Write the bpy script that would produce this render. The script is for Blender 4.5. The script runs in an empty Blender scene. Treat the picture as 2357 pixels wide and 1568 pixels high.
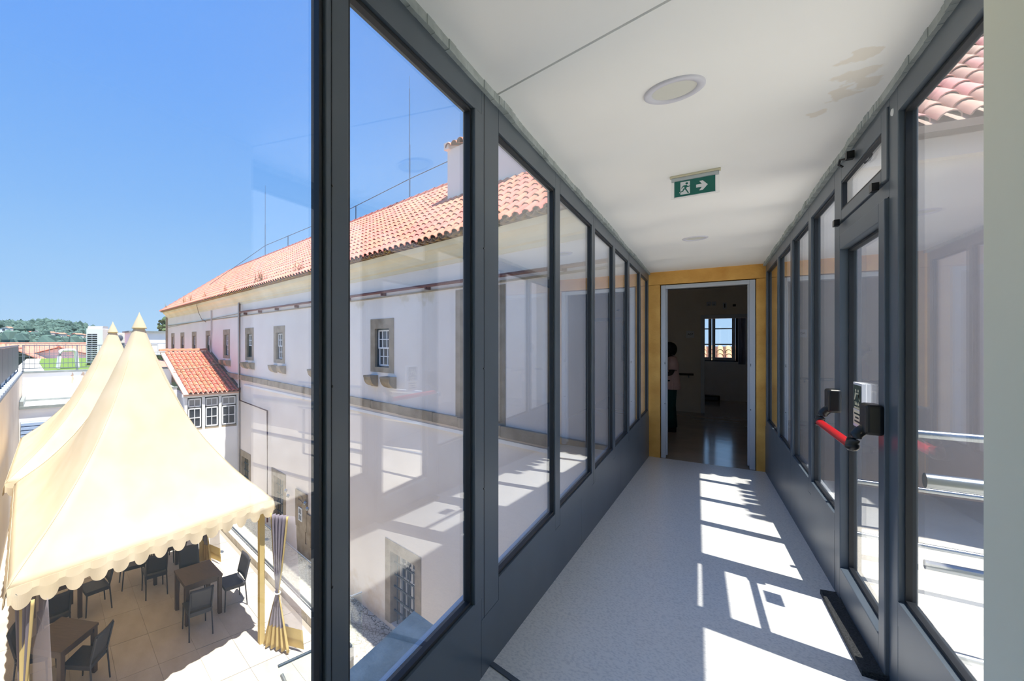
import bpy, bmesh, math, random
from mathutils import Matrix, Vector

random.seed(7)
scene = bpy.context.scene
COL = scene.collection
PI = math.pi

# ------------------------------------------------------------------ camera
CAM_YAW = math.radians(38.7)          # the camera looks left of the corridor axis (+Y)
cam_data = bpy.data.cameras.new('camera')
cam_data.sensor_width = 36.0
cam_data.lens = 36.0 * 1015.0 / 2357.0
cam_data.shift_x = (1178.5 - 820.0) / 2357.0
cam_data.shift_y = 3.0 / 2357.0
cam_data.clip_start = 0.05
cam_data.clip_end = 3000
cam = bpy.data.objects.new('camera', cam_data)
COL.objects.link(cam)
cam.location = (0, 0, 1.6)
cam.rotation_euler = (PI / 2, 0, CAM_YAW)
scene.camera = cam

# ------------------------------------------------------------------ world, sun, exposure
SUN_TRAVEL = Vector((-0.28, 0.045, -1.0)).normalized()
world = bpy.data.worlds.new('sky_world')
scene.world = world
world.use_nodes = True
wn = world.node_tree
wn.nodes.clear()
tcw = wn.nodes.new('ShaderNodeTexCoord')
sep = wn.nodes.new('ShaderNodeSeparateXYZ')
ramp = wn.nodes.new('ShaderNodeValToRGB')       # clear summer sky: pale at the horizon, deep blue overhead
ramp.color_ramp.interpolation = 'B_SPLINE'
for pos, col in ((0.0, (0.50, 0.72, 1.0)), (0.10, (0.40, 0.66, 1.02)), (0.28, (0.24, 0.51, 1.05)), (0.52, (0.15, 0.40, 1.05)), (1.0, (0.11, 0.33, 0.98))):
    e = ramp.color_ramp.elements.new(pos) if pos not in (0.0, 1.0) else ramp.color_ramp.elements[0 if pos == 0.0 else -1]
    e.color = col + (1.0,)
bg = wn.nodes.new('ShaderNodeBackground')
bg.inputs['Strength'].default_value = 0.585
wo = wn.nodes.new('ShaderNodeOutputWorld')
wn.links.new(tcw.outputs['Generated'], sep.inputs[0])
wn.links.new(sep.outputs['Z'], ramp.inputs[0])
wn.links.new(ramp.outputs[0], bg.inputs[0])
wn.links.new(bg.outputs[0], wo.inputs[0])

sun_data = bpy.data.lights.new('sun', 'SUN')
sun_data.energy = 5.9
sun_data.angle = math.radians(0.53)
sun_data.color = (1.0, 0.95, 0.88)
sun = bpy.data.objects.new('sun', sun_data)
COL.objects.link(sun)
sun.rotation_euler = SUN_TRAVEL.to_track_quat('-Z', 'Y').to_euler()
sun.location = (20, -5, 60)

vs = scene.view_settings
vs.view_transform = 'Standard'
vs.look = 'None'
vs.gamma = 1.0
vs.use_curve_mapping = False
vs.exposure = 0.85
try:
    scene.cycles.max_bounces = 14
    scene.cycles.diffuse_bounces = 8
    scene.cycles.glossy_bounces = 5
    scene.cycles.transmission_bounces = 8
    scene.cycles.transparent_max_bounces = 24
    scene.cycles.use_denoising = True
    scene.cycles.sample_clamp_indirect = 6.0
except Exception:
    pass

# ------------------------------------------------------------------ materials
def lin(c):
    out = []
    for v in c[:3]:
        v = v / 255.0
        out.append(v / 12.92 if v <= 0.04045 else ((v + 0.055) / 1.055) ** 2.4)
    return tuple(out) + (1.0,)

MATS = {}
def mat(name, col, rough=0.6, metal=0.0, col2=None, scale=8.0, detail=4.0, lo=0.35, hi=0.65,
        bump=0.0, bscale=None, stretch=None, spec=0.5, emit=None):
    if name in MATS:
        return MATS[name]
    m = bpy.data.materials.new(name)
    m.use_nodes = True
    nt = m.node_tree
    b = nt.nodes['Principled BSDF']
    b.inputs['Base Color'].default_value = lin(col)
    b.inputs['Roughness'].default_value = rough
    b.inputs['Metallic'].default_value = metal
    b.inputs['Specular IOR Level'].default_value = spec
    tc = nt.nodes.new('ShaderNodeTexCoord')
    mp = nt.nodes.new('ShaderNodeMapping')
    nt.links.new(tc.outputs['Object'], mp.inputs['Vector'])
    if stretch:
        mp.inputs['Scale'].default_value = stretch
    if col2 is not None:
        n = nt.nodes.new('ShaderNodeTexNoise')
        n.inputs['Scale'].default_value = scale
        n.inputs['Detail'].default_value = detail
        r = nt.nodes.new('ShaderNodeValToRGB')
        r.color_ramp.elements[0].position = lo
        r.color_ramp.elements[1].position = hi
        r.color_ramp.elements[0].color = lin(col)
        r.color_ramp.elements[1].color = lin(col2)
        nt.links.new(mp.outputs[0], n.inputs['Vector'])
        nt.links.new(n.outputs['Fac'], r.inputs[0])
        nt.links.new(r.outputs[0], b.inputs['Base Color'])
    if bump:
        n2 = nt.nodes.new('ShaderNodeTexNoise')
        n2.inputs['Scale'].default_value = bscale or scale * 3
        n2.inputs['Detail'].default_value = 5
        bp = nt.nodes.new('ShaderNodeBump')
        bp.inputs['Strength'].default_value = bump
        bp.inputs['Distance'].default_value = 0.02
        nt.links.new(mp.outputs[0], n2.inputs['Vector'])
        nt.links.new(n2.outputs['Fac'], bp.inputs['Height'])
        nt.links.new(bp.outputs[0], b.inputs['Normal'])
    if emit:
        b.inputs['Emission Color'].default_value = lin(emit[0])
        b.inputs['Emission Strength'].default_value = emit[1]
    MATS[name] = m
    return m

def glass_mat(name, tint=(1, 1, 1), r0=0.06, rough=0.0, power=5.0):
    """clear glazing: Schlick reflection over a tinted see-through pane (the same for every ray)"""
    if name in MATS:
        return MATS[name]
    m = bpy.data.materials.new(name)
    m.use_nodes = True
    nt = m.node_tree
    nt.nodes.clear()
    N = nt.nodes.new
    out = N('ShaderNodeOutputMaterial')
    mix = N('ShaderNodeMixShader')
    tr = N('ShaderNodeBsdfTransparent')
    tr.inputs[0].default_value = tuple(tint) + (1,)
    gl = N('ShaderNodeBsdfGlossy')
    gl.inputs['Roughness'].default_value = rough
    gl.inputs['Color'].default_value = (1, 1, 1, 1)
    geo = N('ShaderNodeNewGeometry')
    dot = N('ShaderNodeVectorMath'); dot.operation = 'DOT_PRODUCT'
    ab = N('ShaderNodeMath'); ab.operation = 'ABSOLUTE'
    su = N('ShaderNodeMath'); su.operation = 'SUBTRACT'; su.inputs[0].default_value = 1.0
    pw = N('ShaderNodeMath'); pw.operation = 'POWER'; pw.inputs[1].default_value = power
    ma = N('ShaderNodeMath'); ma.operation = 'MULTIPLY_ADD'
    ma.inputs[1].default_value = 1.0 - r0
    ma.inputs[2].default_value = r0
    L = nt.links.new
    L(geo.outputs['Normal'], dot.inputs[0]); L(geo.outputs['Incoming'], dot.inputs[1])
    L(dot.outputs['Value'], ab.inputs[0]); L(ab.outputs[0], su.inputs[1]); L(su.outputs[0], pw.inputs[0])
    L(pw.outputs[0], ma.inputs[0]); L(ma.outputs[0], mix.inputs[0])
    L(tr.outputs[0], mix.inputs[1]); L(gl.outputs[0], mix.inputs[2]); L(mix.outputs[0], out.inputs[0])
    MATS[name] = m
    return m

def sheer_mat(name, col, alpha):
    m = bpy.data.materials.new(name)
    m.use_nodes = True
    nt = m.node_tree
    nt.nodes.clear()
    out = nt.nodes.new('ShaderNodeOutputMaterial')
    mix = nt.nodes.new('ShaderNodeMixShader')
    mix.inputs[0].default_value = alpha
    tr = nt.nodes.new('ShaderNodeBsdfTransparent')
    d = nt.nodes.new('ShaderNodeBsdfDiffuse'); d.inputs[0].default_value = lin(col)
    nt.links.new(tr.outputs[0], mix.inputs[1]); nt.links.new(d.outputs[0], mix.inputs[2])
    nt.links.new(mix.outputs[0], out.inputs[0])
    MATS[name] = m
    return m

def fabric_mat(name, col, col2, trans=0.25):
    m = bpy.data.materials.new(name)
    m.use_nodes = True
    nt = m.node_tree
    nt.nodes.clear()
    N = nt.nodes.new
    out = N('ShaderNodeOutputMaterial'); mix = N('ShaderNodeMixShader'); mix.inputs[0].default_value = trans
    d = N('ShaderNodeBsdfDiffuse'); t = N('ShaderNodeBsdfTranslucent')
    tc = N('ShaderNodeTexCoord'); n = N('ShaderNodeTexNoise'); n.inputs['Scale'].default_value = 2.5
    n.inputs['Detail'].default_value = 6
    r = N('ShaderNodeValToRGB')
    r.color_ramp.elements[0].position = 0.35; r.color_ramp.elements[1].position = 0.7
    r.color_ramp.elements[0].color = lin(col); r.color_ramp.elements[1].color = lin(col2)
    L = nt.links.new
    L(tc.outputs['Object'], n.inputs['Vector']); L(n.outputs['Fac'], r.inputs[0])
    L(r.outputs[0], d.inputs[0]); L(r.outputs[0], t.inputs[0])
    L(d.outputs[0], mix.inputs[1]); L(t.outputs[0], mix.inputs[2]); L(mix.outputs[0], out.inputs[0])
    MATS[name] = m
    return m

M_FRAME = mat('anthracite_metal', (84, 94, 104), 0.38, 0.0, (78, 88, 98), 3, 2)
M_GASKET = mat('black_rubber', (16, 20, 26), 0.5)
M_GLASS = glass_mat('window_glass', (0.985, 0.995, 0.99), 0.045)
M_COATED = glass_mat('coated_window_glass', (0.985, 0.995, 0.99), 0.065, 0.0, 4.0)   # sun-control glass of the court side
M_BGLASS = glass_mat('balustrade_glass', (0.95, 0.985, 0.97), 0.05)
M_LINO = mat('speckled_lino', (206, 207, 207), 0.26, 0, (228, 227, 224), 90, 8, 0.34, 0.54, spec=0.5)
M_CEIL = mat('ceiling_paint', (246, 246, 244), 0.75, 0, (248, 248, 246), 2, 2)
M_CREAM = mat('cream_paint', (238, 236, 212), 0.6, 0, (234, 233, 208), 2, 3)
M_CAULK = mat('grey_caulk', (176, 184, 182), 0.7, 0, (150, 158, 156), 14, 3)
M_OCHRE = mat('ochre_stone', (240, 190, 100), 0.5, 0, (214, 156, 70), 5, 8, 0.3, 0.72, 0.25, 30)
M_WHITEMETAL = mat('white_metal', (190, 196, 204), 0.4)
M_ALU = mat('brushed_steel', (170, 178, 186), 0.28, 0.9)
M_BLACK = mat('black_plastic', (14, 14, 16), 0.35)
M_RED = mat('red_bar', (190, 14, 26), 0.3)
M_FACADE = mat('facade_plaster', (243, 235, 228), 0.8, 0, (234, 224, 216), 0.8, 6, 0.3, 0.75, 0.15, 12)
M_CORNICE = mat('cornice_plaster', (236, 226, 200), 0.8, 0, (222, 206, 172), 1.2, 6, 0.35, 0.75)
M_STONE = mat('grey_stone', (176, 162, 142), 0.8, 0, (142, 128, 108), 4, 8, 0.3, 0.72, 0.4, 25)
M_TILE = mat('clay_tile', (226, 148, 122), 0.75, 0, (206, 122, 98), 3, 4, 0.3, 0.7)
M_TILE2 = mat('orange_clay_tile', (220, 146, 122), 0.72, 0, (206, 128, 104), 4, 4, 0.3, 0.7)
M_TILEOLD = mat('weathered_tile', (150, 120, 96), 0.85, 0, (190, 150, 60), 9, 4, 0.45, 0.7)
M_WHITEWALL = mat('white_wall', (244, 244, 244), 0.7, 0, (238, 238, 240), 1.0, 3)
M_SASH = mat('white_sash_paint', (236, 238, 240), 0.5)
M_DARKFRAME = mat('dark_window_paint', (52, 66, 76), 0.5)
M_PANE = mat('dark_pane', (52, 58, 68), 0.08, 0, (66, 70, 78), 2, 2, spec=0.7)
M_PIPE = mat('maroon_pipe', (112, 66, 62), 0.5)
M_GREYPIPE = mat('grey_pipe', (196, 190, 186), 0.5)
M_CANVAS = fabric_mat('tent_canvas', (237, 224, 198), (231, 217, 186), 0.42)
M_CANVAS2 = fabric_mat('tent_border', (222, 200, 140), (206, 184, 122), 0.2)
M_SHEER = sheer_mat('mauve_net', (150, 142, 152), 0.72)
M_SHEER2 = sheer_mat('thin_net', (180, 172, 178), 0.35)
M_WOOD = mat('dark_brown_wood', (92, 76, 68), 0.45, 0, (76, 62, 56), 6, 5, stretch=(1, 8, 1))
M_CHAIR = mat('dark_plastic_weave', (62, 62, 70), 0.5, 0, (50, 50, 58), 40, 2)
M_PAVE = mat('limestone_paving', (222, 216, 204), 0.75, 0, (206, 198, 184), 2.2, 7, 0.3, 0.72, 0.2, 30)
M_JOINT = mat('paving_joint', (150, 142, 130), 0.9)
M_CONC = mat('concrete', (150, 156, 154), 0.8, 0, (118, 126, 126), 3, 9, 0.3, 0.72, 0.3, 40)
M_KERB = mat('stone_kerb', (226, 222, 212), 0.8, 0, (196, 190, 178), 6, 8, 0.35, 0.75, 0.2)
M_KERBSIDE = mat('kerb_side', (150, 144, 132), 0.85, 0, (126, 120, 108), 8, 5)
M_RAIL = mat('grey_rail', (120, 130, 142), 0.4, 0.3)
M_RAILDARK = mat('slate_rail', (84, 92, 104), 0.5)
M_LOUVER = mat('blue_grey_louver', (150, 172, 204), 0.5)
M_GRASS = mat('roof_grass', (112, 140, 56), 0.9, 0, (94, 122, 42), 6, 6)
M_LEAF = mat('tree_leaves', (70, 92, 58), 0.8, 0, (96, 116, 74), 3, 5)
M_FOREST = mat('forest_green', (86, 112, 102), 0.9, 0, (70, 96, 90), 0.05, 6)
M_BARK = mat('bark', (90, 76, 62), 0.9)
M_EARTH = mat('earth', (170, 166, 150), 0.9, 0, (150, 148, 134), 0.4, 5)
M_GREEN = mat('sign_green', (0, 104, 92), 0.4)
M_SIGNWHITE = mat('sign_white', (232, 234, 236), 0.4)
M_DKGREEN = mat('sticker_green', (26, 58, 46), 0.45)
M_IVORY = mat('sticker_ivory', (222, 224, 192), 0.5)
M_LIGHTRING = mat('light_ring', (214, 214, 224), 0.5)
M_DIFFUSER = mat('light_diffuser', (216, 216, 208), 0.6)
M_ROOMWALL = mat('room_wall', (226, 218, 206), 0.8, 0, (220, 212, 200), 1.5, 3)
M_ROOMFLOOR = mat('room_floor', (170, 152, 134), 0.12, 0, (160, 143, 126), 3, 4, spec=0.6, bump=0.06, bscale=4)
M_ROOMCEIL = mat('room_ceiling', (236, 234, 230), 0.8)
M_BRUSH = mat('black_brush', (26, 28, 30), 0.8, 0, (60, 62, 64), 160, 2, bump=0.6, bscale=200)

def cobble_mat():
    m = mat('cobbles', (232, 226, 214), 0.85)
    nt = m.node_tree
    b = nt.nodes['Principled BSDF']
    tc = nt.nodes.new('ShaderNodeTexCoord')
    v = nt.nodes.new('ShaderNodeTexVoronoi'); v.feature = 'DISTANCE_TO_EDGE'; v.inputs['Scale'].default_value = 10
    r = nt.nodes.new('ShaderNodeValToRGB')
    r.color_ramp.elements[0].position = 0.02; r.color_ramp.elements[1].position = 0.09
    r.color_ramp.elements[0].color = lin((150, 142, 126)); r.color_ramp.elements[1].color = lin((208, 202, 190))
    bp = nt.nodes.new('ShaderNodeBump'); bp.inputs['Strength'].default_value = 0.5
    nt.links.new(tc.outputs['Object'], v.inputs['Vector']); nt.links.new(v.outputs['Distance'], r.inputs[0])
    nt.links.new(r.outputs[0], b.inputs['Base Color']); nt.links.new(v.outputs['Distance'], bp.inputs['Height'])
    nt.links.new(bp.outputs[0], b.inputs['Normal'])
    return m
M_COBBLE = cobble_mat()

def add_stain(m, spots, col, nscale=14.0, axis_scale=(1, 1, 1), strength=0.9, soft=0.15):
    """brown patches with a ragged outline of their own round given object-space spots"""
    nt = m.node_tree
    b = nt.nodes['Principled BSDF']
    src = b.inputs['Base Color'].links[0].from_socket if b.inputs['Base Color'].links else None
    tc = nt.nodes.new('ShaderNodeTexCoord')
    n = nt.nodes.new('ShaderNodeTexNoise'); n.inputs['Scale'].default_value = nscale; n.inputs['Detail'].default_value = 6
    nt.links.new(tc.outputs['Object'], n.inputs['Vector'])
    total = None
    for (cx_, cy_, cz_, rad) in spots:
        sub = nt.nodes.new('ShaderNodeVectorMath'); sub.operation = 'SUBTRACT'
        sub.inputs[1].default_value = (cx_, cy_, cz_)
        nt.links.new(tc.outputs['Object'], sub.inputs[0])
        mul = nt.nodes.new('ShaderNodeVectorMath'); mul.operation = 'MULTIPLY'
        mul.inputs[1].default_value = axis_scale
        nt.links.new(sub.outputs[0], mul.inputs[0])
        ln = nt.nodes.new('ShaderNodeVectorMath'); ln.operation = 'LENGTH'
        nt.links.new(mul.outputs[0], ln.inputs[0])
        dv = nt.nodes.new('ShaderNodeMath'); dv.operation = 'DIVIDE'; dv.inputs[1].default_value = rad
        nt.links.new(ln.outputs['Value'], dv.inputs[0])
        add = nt.nodes.new('ShaderNodeMath'); add.operation = 'ADD'
        nt.links.new(dv.outputs[0], add.inputs[0])
        nm = nt.nodes.new('ShaderNodeMath'); nm.operation = 'MULTIPLY'; nm.inputs[1].default_value = 2.2
        nt.links.new(n.outputs['Fac'], nm.inputs[0]); nt.links.new(nm.outputs[0], add.inputs[1])
        rp = nt.nodes.new('ShaderNodeMapRange')
        rp.inputs['From Min'].default_value = 1.75; rp.inputs['From Max'].default_value = 1.75 - soft
        rp.inputs['To Min'].default_value = 0.0; rp.inputs['To Max'].default_value = strength
        nt.links.new(add.outputs[0], rp.inputs['Value'])
        if total is None:
            total = rp.outputs[0]
        else:
            mx = nt.nodes.new('ShaderNodeMath'); mx.operation = 'MAXIMUM'
            nt.links.new(total, mx.inputs[0]); nt.links.new(rp.outputs[0], mx.inputs[1])
            total = mx.outputs[0]
    mix = nt.nodes.new('ShaderNodeMix'); mix.data_type = 'RGBA'
    nt.links.new(total, mix.inputs[0])
    if src:
        nt.links.new(src, mix.inputs[6])
    else:
        mix.inputs[6].default_value = b.inputs['Base Color'].default_value
    mix.inputs[7].default_value = lin(col)
    nt.links.new(mix.outputs[2], b.inputs['Base Color'])

# ------------------------------------------------------------------ mesh helpers
class MB:
    def __init__(self):
        self.v = []; self.f = []; self.mi = []; self.smooth = []
    def add(self, vs, fs, mi=0, sm=False):
        o = len(self.v)
        self.v += [tuple(p) for p in vs]
        for f in fs:
            self.f.append(tuple(i + o for i in f)); self.mi.append(mi); self.smooth.append(sm)
        return self
    def box(self, x0, x1, y0, y1, z0, z1, mi=0, M=None):
        vs = [(x, y, z) for z in (z0, z1) for y in (y0, y1) for x in (x0, x1)]
        if M is not None:
            vs = [M @ Vector(p) for p in vs]
        return self.add(vs, [(0, 2, 3, 1), (4, 5, 7, 6), (0, 1, 5, 4), (2, 6, 7, 3), (0, 4, 6, 2), (1, 3, 7, 5)], mi)
    def hexa(self, p, mi=0):
        """8 corners: bottom 4 in ring order, top 4 in ring order"""
        return self.add(p, [(3, 2, 1, 0), (4, 5, 6, 7), (0, 1, 5, 4), (1, 2, 6, 5), (2, 3, 7, 6), (3, 0, 4, 7)], mi)
    def prism(self, poly, axis, a0, a1, mi=0):
        """poly of 2D points extruded along an axis ('x','y','z') from a0 to a1"""
        n = len(poly)
        def P(u, w, a):
            return {'x': (a, u, w), 'y': (u, a, w), 'z': (u, w, a)}[axis]
        vs = [P(u, w, a0) for u, w in poly] + [P(u, w, a1) for u, w in poly]
        fs = [tuple(range(n))[::-1], tuple(range(n, 2 * n))]
        fs += [(i, (i + 1) % n, n + (i + 1) % n, n + i) for i in range(n)]
        return self.add(vs, fs, mi)
    def tube(self, pts, r, n=8, mi=0, r2=None, caps=True):
        pts = [Vector(p) for p in pts]
        rings = []
        for i, p in enumerate(pts):
            d = (pts[min(i + 1, len(pts) - 1)] - pts[max(i - 1, 0)]).normalized()
            up = Vector((0, 0, 1)) if abs(d.z) < 0.95 else Vector((1, 0, 0))
            a = d.cross(up).normalized(); b = d.cross(a).normalized()
            rr = r if r2 is None else r + (r2 - r) * i / (len(pts) - 1)
            rings.append([p + (a * math.cos(2 * PI * k / n) + b * math.sin(2 * PI * k / n)) * rr for k in range(n)])
        o = []
        for rg in rings: o += rg
        fs = [(i * n + k, i * n + (k + 1) % n, (i + 1) * n + (k + 1) % n, (i + 1) * n + k)
              for i in range(len(pts) - 1) for k in range(n)]
        self.add(o, fs, mi, True)
        if caps:
            self.add(rings[0], [tuple(range(n))], mi); self.add(rings[-1], [tuple(range(n))[::-1]], mi)
        return self
    def lathe(self, prof, n=24, mi=0, c=(0, 0, 0), sx=1, sy=1):
        o = []
        for (r, z) in prof:
            o += [(c[0] + sx * r * math.cos(2 * PI * k / n), c[1] + sy * r * math.sin(2 * PI * k / n), c[2] + z) for k in range(n)]
        fs = [(i * n + k, i * n + (k + 1) % n, (i + 1) * n + (k + 1) % n, (i + 1) * n + k)
              for i in range(len(prof) - 1) for k in range(n)]
        return self.add(o, fs, mi, True)
    def grid(self, fn, nu, nv, mi=0, sm=True):
        vs = [fn(i / nu, j / nv) for j in range(nv + 1) for i in range(nu + 1)]
        fs = [(j * (nu + 1) + i, j * (nu + 1) + i + 1, (j + 1) * (nu + 1) + i + 1, (j + 1) * (nu + 1) + i)
              for j in range(nv) for i in range(nu)]
        return self.add(vs, fs, mi, sm)
    def mesh(self, name, mats):
        me = bpy.data.meshes.new(name)
        me.from_pydata(self.v, [], self.f)
        for m in (mats if isinstance(mats, (list, tuple)) else [mats]):
            me.materials.append(m)
        for p, mi, s in zip(me.polygons, self.mi, self.smooth):
            p.material_index = mi; p.use_smooth = s
        bm = bmesh.new(); bm.from_mesh(me)
        bmesh.ops.recalc_face_normals(bm, faces=bm.faces)
        bm.to_mesh(me); bm.free()
        me.update()
        return me
    def build(self, name, mats, parent=None, M=None, **props):
        return link(self.mesh(name, mats), name, parent, M, **props)

def link(me, name, parent=None, M=None, **props):
    o = bpy.data.objects.new(name, me)
    COL.objects.link(o)
    if parent is not None:
        o.parent = parent
    if M is not None:
        o.matrix_local = M
    for k, v in props.items():
        o[k] = v
    return o

def empty(name, M=None, parent=None, **props):
    o = bpy.data.objects.new(name, None)
    o.empty_display_size = 0.1
    COL.objects.link(o)
    if parent is not None:
        o.parent = parent
    if M is not None:
        o.matrix_local = M
    for k, v in props.items():
        o[k] = v
    return o

def copy_tree(o, M=None, parent=None, **props):
    c = o.copy(); COL.objects.link(c)
    if parent is not None:
        c.parent = parent
    if M is not None:
        c.matrix_local = M
    for k, v in props.items():
        c[k] = v
    for ch in o.children:
        ml = ch.matrix_local.copy()
        copy_tree(ch, ml, c)
    return c

def bevel(o, w=0.004, seg=2):
    m = o.modifiers.new('bevel', 'BEVEL'); m.width = w; m.segments = seg; m.limit_method = 'ANGLE'
    return o

def T(x, y, z=0): return Matrix.Translation((x, y, z))
def RZ(a): return Matrix.Rotation(a, 4, 'Z')
def RX(a): return Matrix.Rotation(a, 4, 'X')
def RY(a): return Matrix.Rotation(a, 4, 'Y')

def text_mesh(s, size, name='lettering'):
    cu = bpy.data.curves.new(name, 'FONT'); cu.body = s; cu.size = size
    cu.align_x = 'CENTER'; cu.align_y = 'CENTER'; cu.extrude = 0.0006; cu.space_line = 0.9
    o = bpy.data.objects.new(name, cu); COL.objects.link(o)
    dg = bpy.context.evaluated_depsgraph_get()
    me = bpy.data.meshes.new_from_object(o.evaluated_get(dg))
    bpy.data.objects.remove(o); bpy.data.curves.remove(cu)
    return me

# ------------------------------------------------------------------ the long facade's frame: s along it (away), q out from it into the court
ANG = math.radians(73.7)
ES = Vector((-math.sin(ANG), math.cos(ANG), 0)); NQ = Vector((-math.cos(ANG), -math.sin(ANG), 0))
P0 = Vector((-0.665, 7.37, 0))
FM = Matrix(((ES.x, NQ.x, 0, P0.x), (ES.y, NQ.y, 0, P0.y), (0, 0, 1, 0), (0, 0, 0, 1)))
def Y(s, q, z=0, rot=0.0):
    return FM @ T(s, q, z) @ RZ(rot)

# ================================================================== CORRIDOR
XL, XR, YE = -0.66, 0.535, 7.37        # inner faces of the frames, door wall
ZC = 2.563                              # ceiling
RAMP = 0.0615
ZN = RAMP * (YE - 1.65)                 # level floor at the near end
def zf(y): return ZN if y < 1.65 else RAMP * (YE - y)
ZS, ZG0, ZG1, ZH = 0.565, 0.655, 2.44, 2.53   # kick panel top, glass bottom, glass top, header top

def build_corridor():
    m = MB()
    xl, xr = XL - 0.04, XR + 0.05
    for y0, y1 in ((-1.6, 1.65), (1.65, YE + 0.1)):
        a, b = zf(y0 if y0 > 0 else 0), zf(y1 - 1e-6)
        if y0 < 0: a = b = ZN
        else: a, b = ZN, RAMP * (YE - y1)
        m.hexa([(xl, y0, a - 0.3), (xr, y0, a - 0.3), (xr, y1, b - 0.3), (xl, y1, b - 0.3),
                (xl, y0, a), (xr, y0, a), (xr, y1, b), (xl, y1, b)])
    m.build('floor', M_LINO, kind='structure', label='grey speckled lino floor sloping down towards the doorway')
    # metal joint strip across the floor where the ramp begins
    m = MB()
    d = Vector((0.96, -0.281, 0)); nn = Vector((0.281, 0.96, 0))
    a = Vector((-0.66, 1.66, 0)); b = a + d * 1.24
    q = [a - nn * 0.014, b - nn * 0.014, b + nn * 0.014, a + nn * 0.014]
    m.hexa([(p.x, p.y, zf(p.y) - 0.002) for p in q] + [(p.x, p.y, zf(p.y) + 0.005) for p in q])
    m.build('trim_1', M_RAILDARK, kind='structure', label='dark metal joint strip across the floor')
    # ceiling: two panels with an open joint on the skew
    ce = empty('ceiling', T(0, 0, ZC), kind='structure', label='white plaster ceiling with a brown water stain')
    j0 = Vector((-0.70, 1.70)); j1 = Vector((0.585, 1.70 - 0.281 / 0.96 * 1.285))
    g = 0.006
    pan = []
    for poly in (((-0.70, -1.6), (0.585, -1.6), (j1.x, j1.y - g), (j0.x, j0.y - g)),
                 ((j0.x, j0.y + g), (j1.x, j1.y + g), (0.585, YE + 0.02), (-0.70, YE + 0.02))):
        m = MB(); m.prism(poly, 'z', 0.0, 0.03)
        pan.append(m.build('ceiling_panel', M_CEIL, ce))
    m = MB(); m.prism(((-0.74, -1.6), (0.585, -1.6), (0.585, YE - 0.05), (-0.74, YE - 0.05)), 'z', 0.03, 0.25)
    m.build('roof_slab', M_CONC, ce)
    add_stain(M_CEIL, [(0.40, 2.22, 0, 0.075), (0.41, 2.38, 0, 0.085), (0.40, 2.52, 0, 0.08), (0.36, 2.66, 0, 0.05), (0.45, 2.46, 0, 0.07)],
              (214, 194, 158), 16, strength=0.3)
    # ragged caulk strips along the ceiling edges
    for k, (x, sgn) in enumerate(((XL, 1), (XR, -1))):
        m = MB(); n = 180; w = .018
        y0, y1 = (-1.0, YE) if k == 0 else (1.38, YE)
        for i in range(n):
            ya, yb = y0 + (y1 - y0) * i / n, y0 + (y1 - y0) * (i + 1) / n
            w = min(.024, max(.013, w + random.uniform(-.003, .003)))
            zz = ZH + 0.003 * random.random()
            m.box(min(x, x + sgn * w), max(x, x + sgn * w), ya, yb, zz, ZC)
        m.build('trim_%d' % (k + 2), M_CAULK, kind='structure', label='ragged grey sealant strip along the ceiling edge')

def bars(parent, x0, x1, y0, y1, z0, z1, w, names, mat_=None, wb=None, wt=None):
    """a rectangular frame in a plane x = const: two stiles, two rails"""
    wb = w if wb is None else wb; wt = w if wt is None else wt
    for nm, (a, b, c, d) in (('stile', (y0, y0 + w, z0, z1)), ('stile', (y1 - w, y1, z0, z1)),
                             ('bottom_rail', (y0 + w, y1 - w, z0, z0 + wb)), ('top_rail', (y0 + w, y1 - w, z1 - wt, z1))):
        if nm in names:
            bevel(MB().box(x0, x1, a, b, c, d).build(nm, mat_ or M_FRAME, parent), 0.003)

def pane(parent, x, y0, y1, z0, z1, gasket=0.010, mt=None):
    MB().box(x - 0.004, x + 0.004, y0, y1, z0, z1).build('pane', mt or M_GLASS, parent)
    g = MB()
    for (a, b, c, d) in ((y0 - gasket, y0 + 0.002, z0 - gasket, z1 + gasket), (y1 - 0.002, y1 + gasket, z0 - gasket, z1 + gasket),
                         (y0, y1, z0 - gasket, z0 + 0.002), (y0, y1, z1 - 0.002, z1 + gasket)):
        g.box(x - 0.012, x + 0.012, a, b, c, d)
    g.build('gasket', M_GASKET, parent)

WIN = [0]
def next_window():
    WIN[0] += 1
    return 'window_%d' % WIN[0]

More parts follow.
